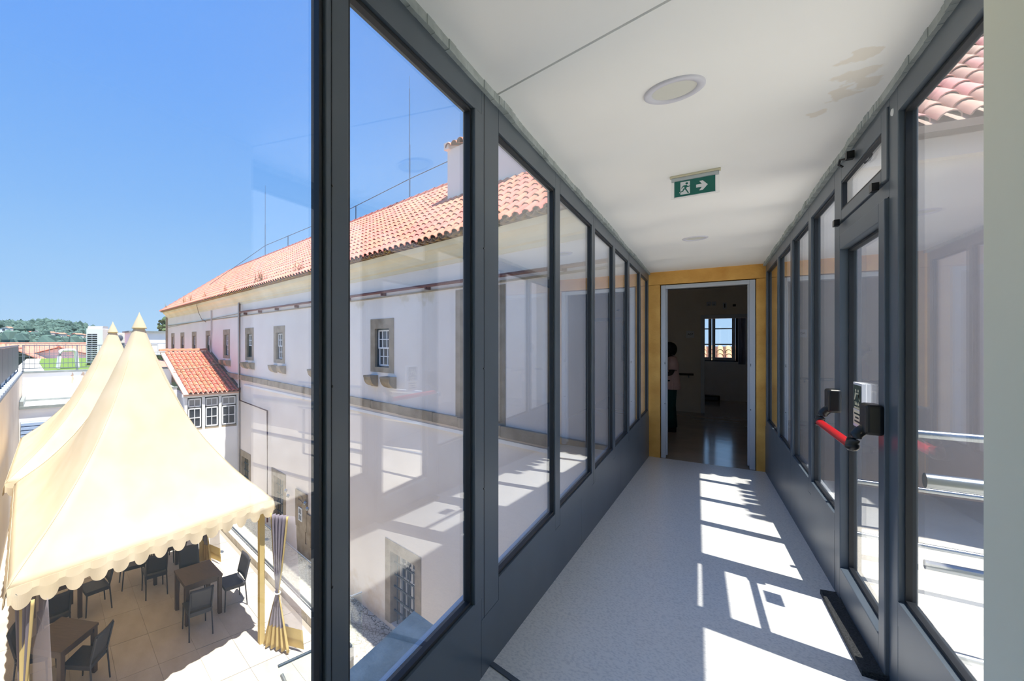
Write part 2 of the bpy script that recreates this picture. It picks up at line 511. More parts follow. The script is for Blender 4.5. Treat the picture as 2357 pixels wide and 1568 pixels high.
def build_left_wall():
    w = empty('wall_left', T(0, 0, 0), kind='structure', label='anthracite framed glass wall on the left of the corridor')
    # kick panels in lengths, following the ramp
    cuts = [-1.6, 1.565, 3.2, 4.85, 6.3, YE]
    for a, b in zip(cuts[:-1], cuts[1:]):
        m = MB()
        za, zb = zf(a + 1e-4) - 0.02, zf(b - 1e-4) - 0.02
        ya, yb = a + 0.0015, b - 0.0015
        m.hexa([(XL - 0.05, ya, za), (XL, ya, za), (XL, yb, zb), (XL - 0.05, yb, zb),
                (XL - 0.05, ya, ZS), (XL, ya, ZS), (XL, yb, ZS), (XL - 0.05, yb, ZS)])
        m.build('kick_panel', M_FRAME, w)
    # wide main posts
    for a, b in ((0.717, 0.796), (1.566, 1.738)):
        p = MB().box(XL - 0.042, XL + 0.0, a, b, ZS, ZH + 0.03)
        bevel(p.build('post', M_FRAME, w), 0.003)
        MB().box(XL - 0.001, XL + 0.0008, (a + b) / 2 - 0.0025 - (0.02 if a < 1 else 0.06), (a + b) / 2 + 0.0005 - (0.02 if a < 1 else 0.06), ZS, ZH).build('groove', M_GASKET, w)
        for z in (1.05, 1.5, 1.95):
            mm = MB(); mm.lathe([(0, 0.0015), (0.0035, 0.001), (0.0035, 0)], 8)
            mm.build('screw', M_BLACK, w, T(XL, a + 0.02, z) @ RY(PI / 2))
    for c, h in ((2.62, 0.05), (3.59, 0.055), (4.49, 0.055), (5.39, 0.055), (6.38, 0.055), (7.27, 0.06)):
        p = MB().box(XL - 0.042, XL, c - h, c + h, ZS, ZH + 0.03).build('post', M_FRAME, w); bevel(p, 0.003)
        if abs(c - 3.59) < 0.01 or abs(c - 5.39) < 0.01:
            MB().box(XL - 0.001, XL + 0.0008, c - 0.0015, c + 0.0015, ZS, ZH).build('groove', M_GASKET, w)
    edges = [(-0.35, 0.717), (0.796, 1.566), (1.738, 2.57), (2.67, 3.535), (3.645, 4.435), (4.545, 5.335), (5.445, 6.325), (6.435, 7.21)]
    labels = ['nearest large pane of the left glass wall, looking on the tents', 'left wall window between the two wide dark posts',
              'left wall window just past the widest post', 'second left wall window past the widest post',
              'third left wall window past the widest post', 'fourth left wall window past the widest post',
              'next to last left wall window before the doorway', 'last narrow looking left wall window beside the ochre stone']
    for (a, b), lb in zip(edges, labels):
        e = empty(next_window(), T(0, 0, 0), kind='structure', label=lb)
        fw = 0.07 if abs(a - 0.796) < 1e-3 else 0.0
        b2 = b - fw
        MB().box(XL - 0.042, XL, a, b, ZS, ZG0).build('bottom_rail', M_FRAME, e)
        MB().box(XL - 0.042, XL, a, b, ZG1, ZH + 0.03).build('top_rail', M_FRAME, e)
        if fw:
            bevel(MB().box(XL - 0.042, XL + 0.006, b2, b, ZG0, ZG1).build('stile', M_FRAME, e), 0.003)
        pane(e, XL - 0.020, a + 0.012, b2 - 0.012, ZG0 + 0.012, ZG1 - 0.012, mt=M_COATED)
    # sill bead that catches light along the bottom of every pane
    MB().box(XL - 0.055, XL - 0.040, -0.35, 7.21, ZG0 - 0.01, ZG0 + 0.006).build('outer_sill', M_WHITEMETAL, w)

def build_right_wall():
    w = empty('wall_right', T(0, 0, 0), kind='structure', label='anthracite framed glass wall on the right of the corridor')
    for a, b in ((1.38, 2.483), (3.532, 5.2), (5.2, YE)):
        m = MB()
        za, zb = zf(a + 1e-4) - 0.02, zf(b - 1e-4) - 0.02
        ya, yb = a + 0.0015, b - 0.0015
        m.hexa([(XR, ya, za), (XR + 0.05, ya, za), (XR + 0.05, yb, zb), (XR, yb, zb),
                (XR, ya, ZS), (XR + 0.05, ya, ZS), (XR + 0.05, yb, ZS), (XR, yb, ZS)])
        m.build('kick_panel', M_FRAME, w)
    for a, b in ((2.485, 2.587), (3.403, 3.53)):
        bevel(MB().box(XR, XR + 0.048, a, b, zf(a) - 0.02, ZH + 0.03).build('post', M_FRAME, w), 0.003)
    for c in (4.30, 5.17, 6.12, 7.27):
        bevel(MB().box(XR, XR + 0.048, c - 0.05, c + 0.05, ZS, ZH + 0.03).build('post', M_FRAME, w), 0.003)
    mm = MB(); mm.lathe([(0, 0.004), (0.012, 0.003), (0.014, 0)], 14)
    mm.build('white_plug', M_SIGNWHITE, w, T(XR, 2.545, 2.46) @ RY(-PI / 2))
    edges = [(1.38, 2.485), (3.53, 4.25), (4.35, 5.12), (5.22, 6.07), (6.17, 7.22)]
    labels = ['large right wall pane between the cream wall and the exit door', 'right wall window just past the exit door',
              'second right wall window past the exit door', 'third right wall window past the exit door', 'last right wall window beside the ochre stone']
    for (a, b), lb in zip(edges, labels):
        e = empty(next_window(), T(0, 0, 0), kind='structure', label=lb)
        MB().box(XR, XR + 0.048, a, b, ZS, ZG0).build('bottom_rail', M_FRAME, e)
        MB().box(XR, XR + 0.048, a, b, ZG1, ZH + 0.03).build('top_rail', M_FRAME, e)
        pane(e, XR + 0.027, a + 0.012, b - 0.012, ZG0 + 0.012, ZG1 - 0.012)
    MB().box(XR + 0.044, XR + 0.062, 3.53, 7.21, ZG0 - 0.012, ZG0 + 0.004).build('outer_sill', M_WHITEMETAL, w)

    # emergency exit door
    z0 = zf(3.42) + 0.015
    d = empty('door_1', T(0, 0, 0), kind='structure', label='glazed emergency exit door with a red push bar')
    ya, yb = 2.587, 3.403
    for nm, (a, b, c, e) in (('stile', (ya, ya + 0.075, z0 + 0.04, 2.15)), ('stile', (yb - 0.075, yb, z0, 2.15)),
                             ('top_rail', (ya + 0.075, yb - 0.075, 2.075, 2.15)), ('bottom_rail', (ya + 0.075, yb - 0.075, z0 + 0.03, 0.44))):
        bevel(MB().box(XR - 0.012, XR + 0.05, a, b, c, e).build(nm, M_FRAME, d), 0.003)
    pane(d, XR + 0.03, ya + 0.087, yb - 0.087, 0.452, 2.063)
    MB().box(XR, XR + 0.03, ya, yb, 2.155, 2.215).build('frame_head', M_FRAME, d)
    # push bar: two housings, two curved arms, red tube
    pb = empty('push_bar', T(0, 0, 0), d)
    pb.matrix_local = T(0, 0, 0)
    for y in (2.635, 3.335):
        hb = bevel(MB().box(XR - 0.06, XR - 0.010, y - 0.05, y + 0.05, 1.235, 1.355).build('housing', M_BLACK, pb), 0.012, 3)
        s = 1 if y < 3 else -1
        pts = []
        for k in range(11):
            a = k / 10 * PI / 2
            pts.append((XR - 0.040 - 0.046 * math.sin(a), y + s * 0.012, 1.255 - 0.07 * (1 - math.cos(a)) - 0.012 * math.sin(a)))
        am = MB().tube(pts, 0.021, 12, r2=0.0185)
        am.lathe([(0.0005, -.021), (.013, -.017), (.021, -.006), (.021, .006), (.013, .017), (.0005, .021)], 12, c=(XR - 0.084, y + s * 0.012, 1.178))
        am.build('arm', M_BLACK, pb)
    MB().tube([(XR - 0.084, 2.650, 1.178), (XR - 0.084, 3.320, 1.178)], 0.0165, 14).build('red_tube', M_RED, pb, label='bright red tube of the push bar')
    # small lever latches above
    # threshold brush
    m = MB()
    m.hexa([(XR - 0.07, 2.58, zf(2.58)), (XR + 0.0, 2.58, zf(2.58)), (XR + 0.0, 3.42, zf(3.42)), (XR - 0.07, 3.42, zf(3.42)),
            (XR - 0.07, 2.58, zf(2.58) + 0.022), (XR + 0.0, 2.58, zf(2.58) + 0.03), (XR + 0.0, 3.42, zf(3.42) + 0.03), (XR - 0.07, 3.42, zf(3.42) + 0.022)])
    m.build('threshold_brush', M_BRUSH, d, label='black brush strip along the threshold')
    # transom light above the door
    t = empty(next_window(), T(0, 0, 0), kind='structure', label='small tilting window above the exit door')
    a, b = 2.587, 3.403
    bars(t, XR - 0.006, XR + 0.022, a, b, 2.222, 2.50, 0.07, ('stile', 'bottom_rail', 'top_rail'), wb=0.055, wt=0.075)
    pane(t, XR + 0.009, a + 0.078, b - 0.078, 2.285, 2.417, gasket=0.007)
    for y, z in ((2.68, 2.222), (3.36, 2.222)):
        MB().box(XR - 0.03, XR - 0.010, y - 0.02, y + 0.02, z - 0.02, z + 0.012).build('hinge', M_BLACK, t)
    lt = MB().box(XR - 0.035, XR - 0.010, 3.04, 3.075, 2.455, 2.49)
    lt.tube([(XR - 0.03, 3.09, 2.47), (XR - 0.045, 3.11, 2.475), (XR - 0.045, 3.14, 2.46), (XR - 0.03, 3.15, 2.45)], 0.005, 6)
    lt.build('latch', M_BLACK, t)
    MB().box(XR, XR + 0.03, 2.587, 3.403, 2.50, ZH + 0.03).build('frame_head', M_FRAME, t)

def build_shell():
    # cream wall corner on the right, room behind the camera
    MB().box(0.40, 1.4, -1.6, 1.377, ZN - 0.3, ZC + 0.25).build('wall_near_right', M_CREAM, kind='structure', label='plain cream wall at the right edge')
    MB().box(-0.9, 0.45, -1.75, -1.6, ZN - 0.3, ZC + 0.25).build('wall_back', M_CREAM, kind='structure', label='cream wall behind the viewer')
    MB().box(-0.76, -0.60, -1.6, -0.35, ZN - 0.3, ZC + 0.25).build('wall_near_left', M_CREAM, kind='structure', label='cream wall at the near left')

    # door wall at the far end: ochre stone surround in three blocks
    e = empty('wall_end', T(0, 0, 0), kind='structure', label='ochre painted stone surround of the far doorway')
    zt = 2.385
    for nm, (a, b, c, d) in (('jamb_stone', (-0.70, -0.532, -0.05, zt)), ('jamb_stone', (0.452, 0.60, -0.05, zt)), ('lintel_stone', (-0.70, 0.60, zt + 0.003, ZC + 0.02))):
        bevel(MB().box(a, b, YE, YE + 0.30, c, d).build(nm, M_OCHRE, e), 0.006)
    # white metal door frame set in the stone
    d = empty('door_2', T(0, 0, 0), kind='structure', label='white metal frame of the open doorway')
    bevel(MB().box(-0.522, -0.470, YE + 0.0, YE + 0.11, 0.005, 2.375).build('frame_jamb', M_WHITEMETAL, d), 0.004)
    bevel(MB().box(0.392, 0.444, YE + 0.0, YE + 0.11, 0.005, 2.375).build('frame_jamb', M_WHITEMETAL, d), 0.004)
    bevel(MB().box(-0.470, 0.392, YE + 0.0, YE + 0.11, 2.325, 2.375).build('frame_head', M_WHITEMETAL, d), 0.004)
    MB().box(-0.470, -0.452, YE + 0.05, YE + 0.11, 0.04, 2.325).build('stop', M_WHITEMETAL, d)
    MB().box(0.374, 0.392, YE + 0.05, YE + 0.11, 0.04, 2.325).build('stop', M_WHITEMETAL, d)
    for x in (-0.478, 0.400):
        for z in (0.75, 1.3, 1.32):
            mm = MB(); mm.lathe([(0, 0.002), (0.006, 0.0015), (0.006, 0)], 8)
            mm.build('screw', M_BLACK, d, T(x, YE, z) @ RX(PI / 2))
    # rooms beyond the doorway
    MB().prism([(-.70, YE), (1.25, YE), (1.25, 16.2), (-5.4, 16.2), (-5.4, 9.05), (-.70, YE + .28)], 'z', -0.25, 0.0).build('floor_inner', M_ROOMFLOOR, kind='structure', label='glossy brown floor beyond the doorway')
    MB().prism([(-.70, YE + .3), (1.25, YE + .3), (1.25, 16.0), (-5.4, 16.0), (-5.4, 9.05), (-.70, YE + .31)], 'z', 2.80, 2.95).build('ceiling_inner', M_ROOMCEIL, kind='structure', label='dim ceiling of the room beyond the doorway')
    MB().box(-5.4, -5.2, 9.2, 12.6, 0, 2.8).build('wall_inner_left', M_ROOMWALL, kind='structure', label='left wall of the room beyond')
    MB().box(0.95, 1.15, YE + 0.05, 16.0, 0, 2.8).build('wall_inner_right', M_ROOMWALL, kind='structure', label='right wall of the room beyond')
    b = empty('wall_inner_back', T(0, 0, 0), kind='structure', label='back wall of the room with a second opening')
    MB().box(-5.4, -0.085, 12.6, 12.8, 0, 2.8).build('wall_face', M_ROOMWALL, b)
    MB().box(-0.085, 0.95, 12.6, 12.8, 2.13, 2.8).build('wall_face', M_ROOMWALL, b)
    bevel(MB().box(-0.155, -0.085, 12.585, 12.82, 0.0, 2.20).build('architrave', M_WHITEMETAL, b), 0.004)
    bevel(MB().box(-0.085, 0.95, 12.585, 12.82, 2.12, 2.20).build('architrave', M_WHITEMETAL, b), 0.004)
    MB().box(-1.2, -1.0, 12.8, 15.6, 0, 2.8).build('wall_far_left', M_ROOMWALL, kind='structure', label='left wall of the far passage')
    # far wall with its window opening
    wx0, wx1, wz0, wz1 = -0.46, 0.60, 1.06, 2.34
    f = empty('wall_far', T(0, 0, 0), kind='structure', label='far white wall under the bright window')
    for (a, bb, c, dd) in ((-1.2, wx0, 0, 2.8), (wx1, 1.15, 0, 2.8), (wx0, wx1, 0, wz0), (wx0, wx1, wz1, 2.8)):
        MB().box(a, bb, 15.6, 16.1, c, dd).build('wall_face', M_WHITEWALL, f)
    wd = empty(next_window(), T(0, 0, 0), kind='structure', label='bright casement window seen through the far doorway')
    def fr(nm, a, bb, c, dd, y0=15.72, y1=15.78, mt=M_WHITEMETAL):
        MB().box(a, bb, y0, y1, c, dd).build(nm, mt, wd)
    fr('frame', wx0, wx1, wz0, wz0 + 0.03, 15.68, 15.8, M_DARKFRAME); fr('frame', wx0, wx1, wz1 - 0.03, wz1, 15.68, 15.8, M_DARKFRAME)
    fr('frame', wx0, wx0 + 0.03, wz0, wz1, 15.68, 15.8, M_DARKFRAME); fr('frame', wx1 - 0.05, wx1, wz0, wz1, 15.68, 15.8, M_DARKFRAME)
    for (a, bb) in ((wx0 + 0.03, 0.045), (0.055, wx1 - 0.055)):
        w_ = 0.07
        fr('stile', a, a + w_, wz0 + 0.03, wz1 - 0.03); fr('stile', bb - w_, bb, wz0 + 0.03, wz1 - 0.03)
        fr('bottom_rail', a + w_, bb - w_, wz0 + 0.03, wz0 + 0.11); fr('top_rail', a + w_, bb - w_, wz1 - 0.09, wz1 - 0.03)
        for z in (1.53, 1.96):
            fr('glazing_bar', a + w_, bb - w_, z - 0.015, z + 0.015)
        MB().box(a + w_, bb - w_, 15.745, 15.753, wz0 + 0.11, wz1 - 0.09).build('pane', M_GLASS, wd)

build_corridor(); build_left_wall(); build_right_wall(); build_shell()

# ------------------------------------------------------------------ fittings in the corridor
def downlight(x, y, label):
    t = empty('ceiling_downlight', T(x, y, ZC), label=label, category='ceiling light', group='round ceiling downlights')
    m = MB(); m.lathe([(0.0955, 0.0), (0.096, -0.006), (0.090, -0.010), (0.072, -0.008), (0.070, -0.003)], 48)
    m.build('ring', M_LIGHTRING, t)
    m = MB(); m.lathe([(0.070, -0.003), (0.04, -0.0035), (0.0005, -0.0038)], 48)
    m.build('diffuser', M_DIFFUSER, t)
downlight(-0.106, 2.071, 'round flush ceiling light nearest the viewer, in front of the exit sign')
downlight(-0.104, 5.157, 'round flush ceiling light beyond the exit sign, near the doorway')

def exit_sign():
    t = empty('exit_sign', T(-0.066, 3.168, ZC), label='green running man exit sign with an arrow hanging from the ceiling', category='exit sign')
    bevel(MB().box(-0.115, 0.115, -0.018, 0.018, -0.012, 0.0).build('ceiling_plate', mat('beige_plate', (214, 208, 180), 0.5), t), 0.003)
    bevel(MB().box(-0.108, 0.108, -0.012, 0.012, -0.032, -0.012).build('housing', mat('grey_housing', (186, 194, 196), 0.35), t), 0.003)
    MB().box(-0.110, 0.110, -0.003, 0.003, -0.131, -0.032).build('clear_plate', glass_mat('acrylic', (0.97, 0.98, 0.98), 0.05), t)
    MB().box(-0.0965, 0.0935, -0.0055, -0.0032, -0.127, -0.0305).build('white_border', M_SIGNWHITE, t)
    p = MB().box(-0.0935, 0.0905, -0.0068, -0.0056, -0.1235, -0.0335).build('green_panel', M_GREEN, t)
    Z0 = -0.1235
    def poly(pts, mt, y):
        m = MB(); m.prism([(-0.0935 + a, Z0 + b) for a, b in pts], 'y', y - 0.0004, y)
        return m
    ms = MB()
    def put(mb, pts, y):
        mb.prism([(-0.0935 + a, Z0 + b) for a, b in pts], 'y', y - 0.0005, y)
    wh = MB()
    put(wh, [(0.028, 0.010), (0.072, 0.010), (0.072, 0.082), (0.028, 0.082)], -0.0069)
    put(wh, [(0.100, 0.036), (0.126, 0.036), (0.114, 0.018), (0.130, 0.018), (0.152, 0.0445), (0.130, 0.071), (0.114, 0.071), (0.126, 0.053), (0.100, 0.053)], -0.0069)
    put(wh, [(0.0225, 0.020), (0.030, 0.020), (0.030, 0.028), (0.024, 0.026)], -0.0069)
    wh.build('white_print', M_SIGNWHITE, t)
    gr = MB()
    import math as _m
    put(gr, [(0.0575 + 0.0062 * _m.cos(2 * PI * k / 14), 0.070 + 0.0062 * _m.sin(2 * PI * k / 14)) for k in range(14)], -0.0075)
    put(gr, [(0.044, 0.061), (0.058, 0.062), (0.061, 0.054), (0.056, 0.045), (0.054, 0.036), (0.044, 0.036), (0.047, 0.046)], -0.0075)   # torso
    put(gr, [(0.044, 0.061), (0.037, 0.056), (0.032, 0.046), (0.0345, 0.0445), (0.040, 0.052), (0.048, 0.056)], -0.0076)              # back arm
    put(gr, [(0.056, 0.062), (0.063, 0.053), (0.073, 0.055), (0.073, 0.051), (0.061, 0.048), (0.055, 0.055)], -0.0076)                # front arm
    put(gr, [(0.047, 0.040), (0.041, 0.026), (0.026, 0.0225), (0.026, 0.027), (0.037, 0.030), (0.042, 0.044)], -0.0076)               # back leg
    put(gr, [(0.048, 0.040), (0.056, 0.026), (0.0625, 0.012), (0.068, 0.015), (0.060, 0.030), (0.055, 0.041)], -0.0076)               # front leg
    gr.build('running_man', M_GREEN, t)
exit_sign()

def door_sticker():
    # small tall sign on the glass of the exit door
    x = XR + 0.018
    t = empty('door_notice', T(x, 3.115, 1.30), label='small green and ivory emergency exit notice on the exit door glass', category='sign')
    MB().box(-0.006, 0.006, -0.078, 0.078, -0.105, 0.105).build('white_backing', M_SIGNWHITE, t)
    MB().box(-0.0075, -0.0062, -0.068, 0.068, -0.020, 0.094).build('green_field', M_DKGREEN, t)
    MB().box(-0.0075, -0.0062, -0.068, 0.068, -0.092, -0.026).build('ivory_field', M_IVORY, t)
    pm = MB()
    # two figures pushing outwards
    for s in (-1, 1):
        c = s * 0.022
        pm.prism([(c + 0.009 * math.cos(2 * PI * k / 10), 0.068 + 0.007 * math.sin(2 * PI * k / 10)) for k in range(10)], 'x', -0.0082, -0.0076)
        pm.prism([(c - 0.012, 0.058), (c + 0.012, 0.058), (c + s * 0.030, 0.022), (c + s * 0.018, 0.022), (c - s * 0.004, 0.044)][::1], 'x', -0.0082, -0.0076)
    pm.prism([(-0.022, 0.050), (0.022, 0.050), (0.022, 0.056), (-0.022, 0.056)], 'x', -0.0082, -0.0076)
    pm.build('pictogram', M_IVORY, t)
    for s, size, z in (('Saída de', 0.024, 0.006), ('emergência', 0.021, -0.012)):
        me = text_mesh(s, size); me.materials.append(M_IVORY)
        link(me, 'lettering', t, T(-0.0078, 0, z) @ RZ(-PI / 2) @ RX(PI / 2))
    ln = MB()
    for z, w_ in ((-0.042, 0.05), (-0.060, 0.03), (-0.078, 0.045)):
        ln.box(-0.0082, -0.0076, -w_, w_, z - 0.004, z + 0.004)
    ln.build('small_print', M_DKGREEN, t)
door_sticker()

# ================================================================== the room beyond: fittings and the person
def room_things():
    t = empty('room_sign', T(-0.342, 12.592, 1.77), label='small pale room plate on the dim wall beyond the doorway', category='sign')
    MB().box(-0.072, 0.072, -0.004, 0.004, -0.08, 0.08).build('plate', M_SIGNWHITE, t)
    me = text_mesh('A07', 0.06); me.materials.append(M_BLACK)
    link(me, 'lettering', t, T(0, -0.005, 0) @ RX(PI / 2))
    t = empty('wall_handrail', T(-1.2, 12.53, 0.86), label='dark wall handrail with a chrome bracket behind the person', category='handrail')
    MB().tube([(-1.2, 0, 0), (0.92, 0, 0)], 0.025, 10).build('rail', mat('dark_handrail', (48, 34, 32), 0.4), t)
    for x in (-0.6, 0.83):
        MB().tube([(x, 0, -0.02), (x, 0.0, -0.06), (x, 0.06, -0.07)], 0.012, 8).build('bracket', M_ALU, t)
    for i, x in enumerate((-0.013, 0.078)):
        t = empty('emergency_lamp', T(x, 12.58, 2.445), label='%s of two small square lamps above the inner opening' % ('left' if i == 0 else 'right'), category='lamp', group='small lamps above the inner opening')
        bevel(MB().box(-0.038, 0.038, -0.03, 0.015, -0.045, 0.045).build('case', M_WHITEMETAL, t), 0.005)
        m = MB(); m.lathe([(0.0, 0.012), (0.014, 0.008), (0.016, 0)], 12)
        m.build('lens', M_ALU, t, T(0, -0.03, -0.025) @ RX(PI / 2))
    t = empty('wall_panel', T(0.26, 12.58, 2.39), label='narrow upright switch panel above the inner opening', category='panel')
    bevel(MB().box(-0.03, 0.03, -0.02, 0.015, -0.068, 0.068).build('case', M_WHITEMETAL, t), 0.004)
    MB().box(-0.01, 0.01, -0.024, -0.02, -0.045, 0.045).build('slot', M_BLACK, t)
    t = empty('sensor', T(0.418, 12.58, 2.39), label='small black square sensor above the inner opening', category='sensor')
    bevel(MB().box(-0.025, 0.025, -0.03, 0.015, -0.025, 0.025).build('case', M_BLACK, t), 0.004)
    t = empty('roller_blind', T(0.62, 15.5, 1.62), label='pale curtain drawn to the right of the bright window', category='curtain')
    m = MB(); m.grid(lambda u, v: (-0.02 + 0.14 * u, 0.03 * math.sin(u * 14) , -0.62 + 1.3 * v), 24, 4)
    o = m.build('cloth', mat('blind_cloth', (168, 174, 190), 0.8), t)
    o.modifiers.new('thick', 'SOLIDIFY').thickness = 0.004
    MB().tube([(-0.05, 0, 0.70), (0.16, 0, 0.70)], 0.012, 8).build('rod', M_ALU, t)
    # dark low heater at the foot of the far wall
    t = empty('floor_box', T(0.0, 15.45, 0), label='low black box on the floor under the bright window', category='box')
    bevel(MB().box(-0.25, 0.22, -0.1, 0.1, 0, 0.14).build('case', M_BLACK, t), 0.01)
    MB().box(-0.2, 0.17, -0.105, -0.1, 0.03, 0.11).build('grille', M_RAILDARK, t)
room_things()

def person():
    SK = mat('dark_skin', (66, 44, 36), 0.6)
    t = empty('person', T(-0.57, 9.70, 0), label='person in a pale pink tunic and dark green trousers beyond the doorway', category='person')
    R_ = RZ(math.radians(-72))     # turned to face left
    # local frame: person faces -Y, right hand at -X
    J = {'pelvis': (0, 0, .90), 'waist': (0, .0, 1.04), 'chest': (0, .015, 1.22), 'neck': (0, 0.0, 1.36), 'headb': (0, -.02, 1.43), 'head': (0, -.035, 1.49),
         'hl': (.085, 0, .86), 'kl': (.09, -.02, .48), 'al': (.09, .03, .08), 'tl': (.10, -.12, .035),
         'hr': (-.085, 0, .86), 'kr': (-.09, -.01, .48), 'ar': (-.09, .03, .08), 'tr': (-.10, -.12, .035),
         'sl': (.17, .01, 1.29), 'el': (.22, -.02, 1.04), 'wl': (.10, -.22, .99), 'fl': (.04, -.27, 1.0),
         'sr': (-.17, .01, 1.29), 'er': (-.23, -.01, 1.04), 'wr': (-.12, -.22, .98), 'fr': (-.05, -.28, .99)}
    rad = {'pelvis': .13, 'waist': .12, 'chest': .135, 'neck': .05, 'headb': .07, 'head': .088, 'hl': .09, 'kl': .058, 'al': .036, 'tl': .034,
           'hr': .09, 'kr': .058, 'ar': .036, 'tr': .034, 'sl': .062, 'el': .042, 'wl': .028, 'fl': .026, 'sr': .062, 'er': .042, 'wr': .028, 'fr': .026}
    names = list(J)
    E = [('pelvis', 'waist'), ('waist', 'chest'), ('chest', 'neck'), ('neck', 'headb'), ('headb', 'head'), ('pelvis', 'hl'), ('hl', 'kl'), ('kl', 'al'), ('al', 'tl'),
         ('pelvis', 'hr'), ('hr', 'kr'), ('kr', 'ar'), ('ar', 'tr'), ('chest', 'sl'), ('sl', 'el'), ('el', 'wl'), ('wl', 'fl'), ('chest', 'sr'), ('sr', 'er'), ('er', 'wr'), ('wr', 'fr')]
    # fingers on each hand
    verts = [J[n] for n in names]; radii = [rad[n] for n in names]
    edges = [(names.index(a), names.index(b)) for a, b in E]
    for hand, s in (('fl', 1), ('fr', -1)):
        hi = names.index(hand); hx, hy, hz = J[hand]
        for k, (dz, ln) in enumerate(((.022, .05), (.008, .06), (-.007, .058), (-.021, .045))):
            i0 = len(verts)
            verts += [(hx - s * .02, hy - .025, hz + dz), (hx - s * .045, hy - .025 - ln * .5, hz + dz - .01), (hx - s * .06, hy - .015 - ln * .6, hz + dz - .03)]
            radii += [.009, .0085, .008]
            edges += [(hi, i0), (i0, i0 + 1), (i0 + 1, i0 + 2)]
        i0 = len(verts)
        verts += [(hx + s * .0, hy - .02, hz + .035), (hx - s * .02, hy - .05, hz + .045)]
        radii += [.0105, .0095]
        edges += [(hi, i0), (i0, i0 + 1)]
    me = bpy.data.meshes.new('body'); me.from_pydata(verts, edges, [])
    me.materials.append(SK)
    o = link(me, 'body', t, R_)
    sk = o.modifiers.new('skin', 'SKIN'); sk.use_smooth_shade = True
    for i, r in enumerate(radii):
        sv = me.skin_vertices[0].data[i]; sv.radius = (r, r)
    me.skin_vertices[0].data[0].use_root = True
    ss = o.modifiers.new('sub', 'SUBSURF'); ss.levels = 1; ss.render_levels = 2
    # face features, hair
    MB().lathe([(0.0, -.014), (.012, -.008), (.014, 0), (.010, .012), (.0, .03)], 10, c=(0, -.125, 1.475)).build('nose', SK, t, R_)
    for s in (-1, 1):
        MB().lathe([(0, -.02), (.012, -.012), (.014, .008), (.0, .024)], 8, c=(s * .088, -.03, 1.475), sx=.6).build('ear', SK, t, R_)
        MB().lathe([(0, -.007), (.009, -.003), (.009, .003), (0, .007)], 8, c=(s * .032, -.112, 1.50), sy=.6).build('eye', M_BLACK, t, R_)
    MB().box(-.025, .025, -.122, -.112, 1.425, 1.431).build('mouth', M_BLACK, t, R_)
    hair = mat('black_hair', (12, 10, 10), 0.6, 0, (22, 18, 16), 30, 3, bump=.5, bscale=60)
    m = MB()
    m.grid(lambda u, v: (0.108 * math.sin(v * PI * .95) * math.cos(u * 2 * PI), -.025 + (0.118 * math.sin(v * PI * .95)) * math.sin(u * 2 * PI) + (.03 if math.sin(u * 2 * PI) > 0 else (.02 * v)), 1.50 + .10 * math.cos(v * PI * .95) + (0 if math.sin(u * 2 * PI) < -0.2 else -.10 * v * v)), 24, 12)
    m.build('hair', hair, t, R_)
    # tunic: elliptic loft with a side slit and short sleeves
    PINK = mat('pale_pink_cotton', (226, 190, 182), 0.85, 0, (216, 180, 172), 5, 3, bump=.2, bscale=18)
    prof = [(1.375, .065, .06), (1.34, .11, .075), (1.30, .185, .10), (1.20, .195, .128), (1.05, .18, .132), (.92, .195, .145), (.80, .215, .155), (.76, .22, .158)]
    m = MB()
    def tun(u, v):
        i = min(int(v * (len(prof) - 1)), len(prof) - 2); f = v * (len(prof) - 1) - i
        z = prof[i][0] * (1 - f) + prof[i + 1][0] * f
        a = prof[i][1] * (1 - f) + prof[i + 1][1] * f; b = prof[i][2] * (1 - f) + prof[i + 1][2] * f
        fold = 1 + .018 * math.sin(u * 2 * PI * 9 + 3 * v) * v
        return (a * math.cos(u * 2 * PI) * fold, .01 + b * math.sin(u * 2 * PI) * fold, z)
    m.grid(tun, 40, 28)
    o = m.build('tunic', PINK, t, R_); o.modifiers.new('thick', 'SOLIDIFY').thickness = .006
    for s in (-1, 1):
        o = MB().tube([(s * .15, .01, 1.31), (s * .20, .0, 1.22), (s * .235, -.01, 1.10)], .072, 14, r2=.066, caps=False).build('sleeve', PINK, t, R_)
        o.modifiers.new('thick', 'SOLIDIFY').thickness = .005
    GREEN = mat('dark_green_cotton', (14, 74, 70), 0.85, 0, (10, 62, 60), 6, 3)
    m = MB()
    for s in (-1, 1):
        m.tube([(s * .08, 0.0, .92), (s * .088, -.005, .80), (s * .09, -.015, .48), (s * .09, .02, .09)], .112, 16, r2=.082, caps=False)
    o = m.build('trousers', GREEN, t, R_); o.modifiers.new('thick', 'SOLIDIFY').thickness = .005
    for s in (-1, 1):
        m = MB()
        m.grid(lambda u, v, s=s: (s * .092 + .047 * math.cos(u * 2 * PI) * (1 - .25 * max(0, -math.sin(u * 2 * PI)) ), -.045 + .135 * math.sin(u * 2 * PI), [0.0, .03, .06, .075][int(round(v * 3))] + (0 if math.sin(u * 2 * PI) < 0 else .02 * v)), 20, 3)
        m.box(s * .092 - .04, s * .092 + .04, -.15, .06, 0.0, .06)
        m.build('shoe', M_BLACK, t, R_)
person()

# ================================================================== THE LONG BUILDING
ZB = -5.42                     # path at the foot of the facade
S0, S1 = -1.35, 30.1
WINS = [28.55, 26.0, 23.32, 20.58, 17.75, 14.88, 12.0, 9.0, 6.0]       # small upper windows
LOWS = [(15.35, 0.62, -3.07, -5.1), (12.05, 0.60, -3.09, -5.3), (8.85, 0.55, -3.17, -5.3), (5.22, 0.64, -3.26, -5.3)]

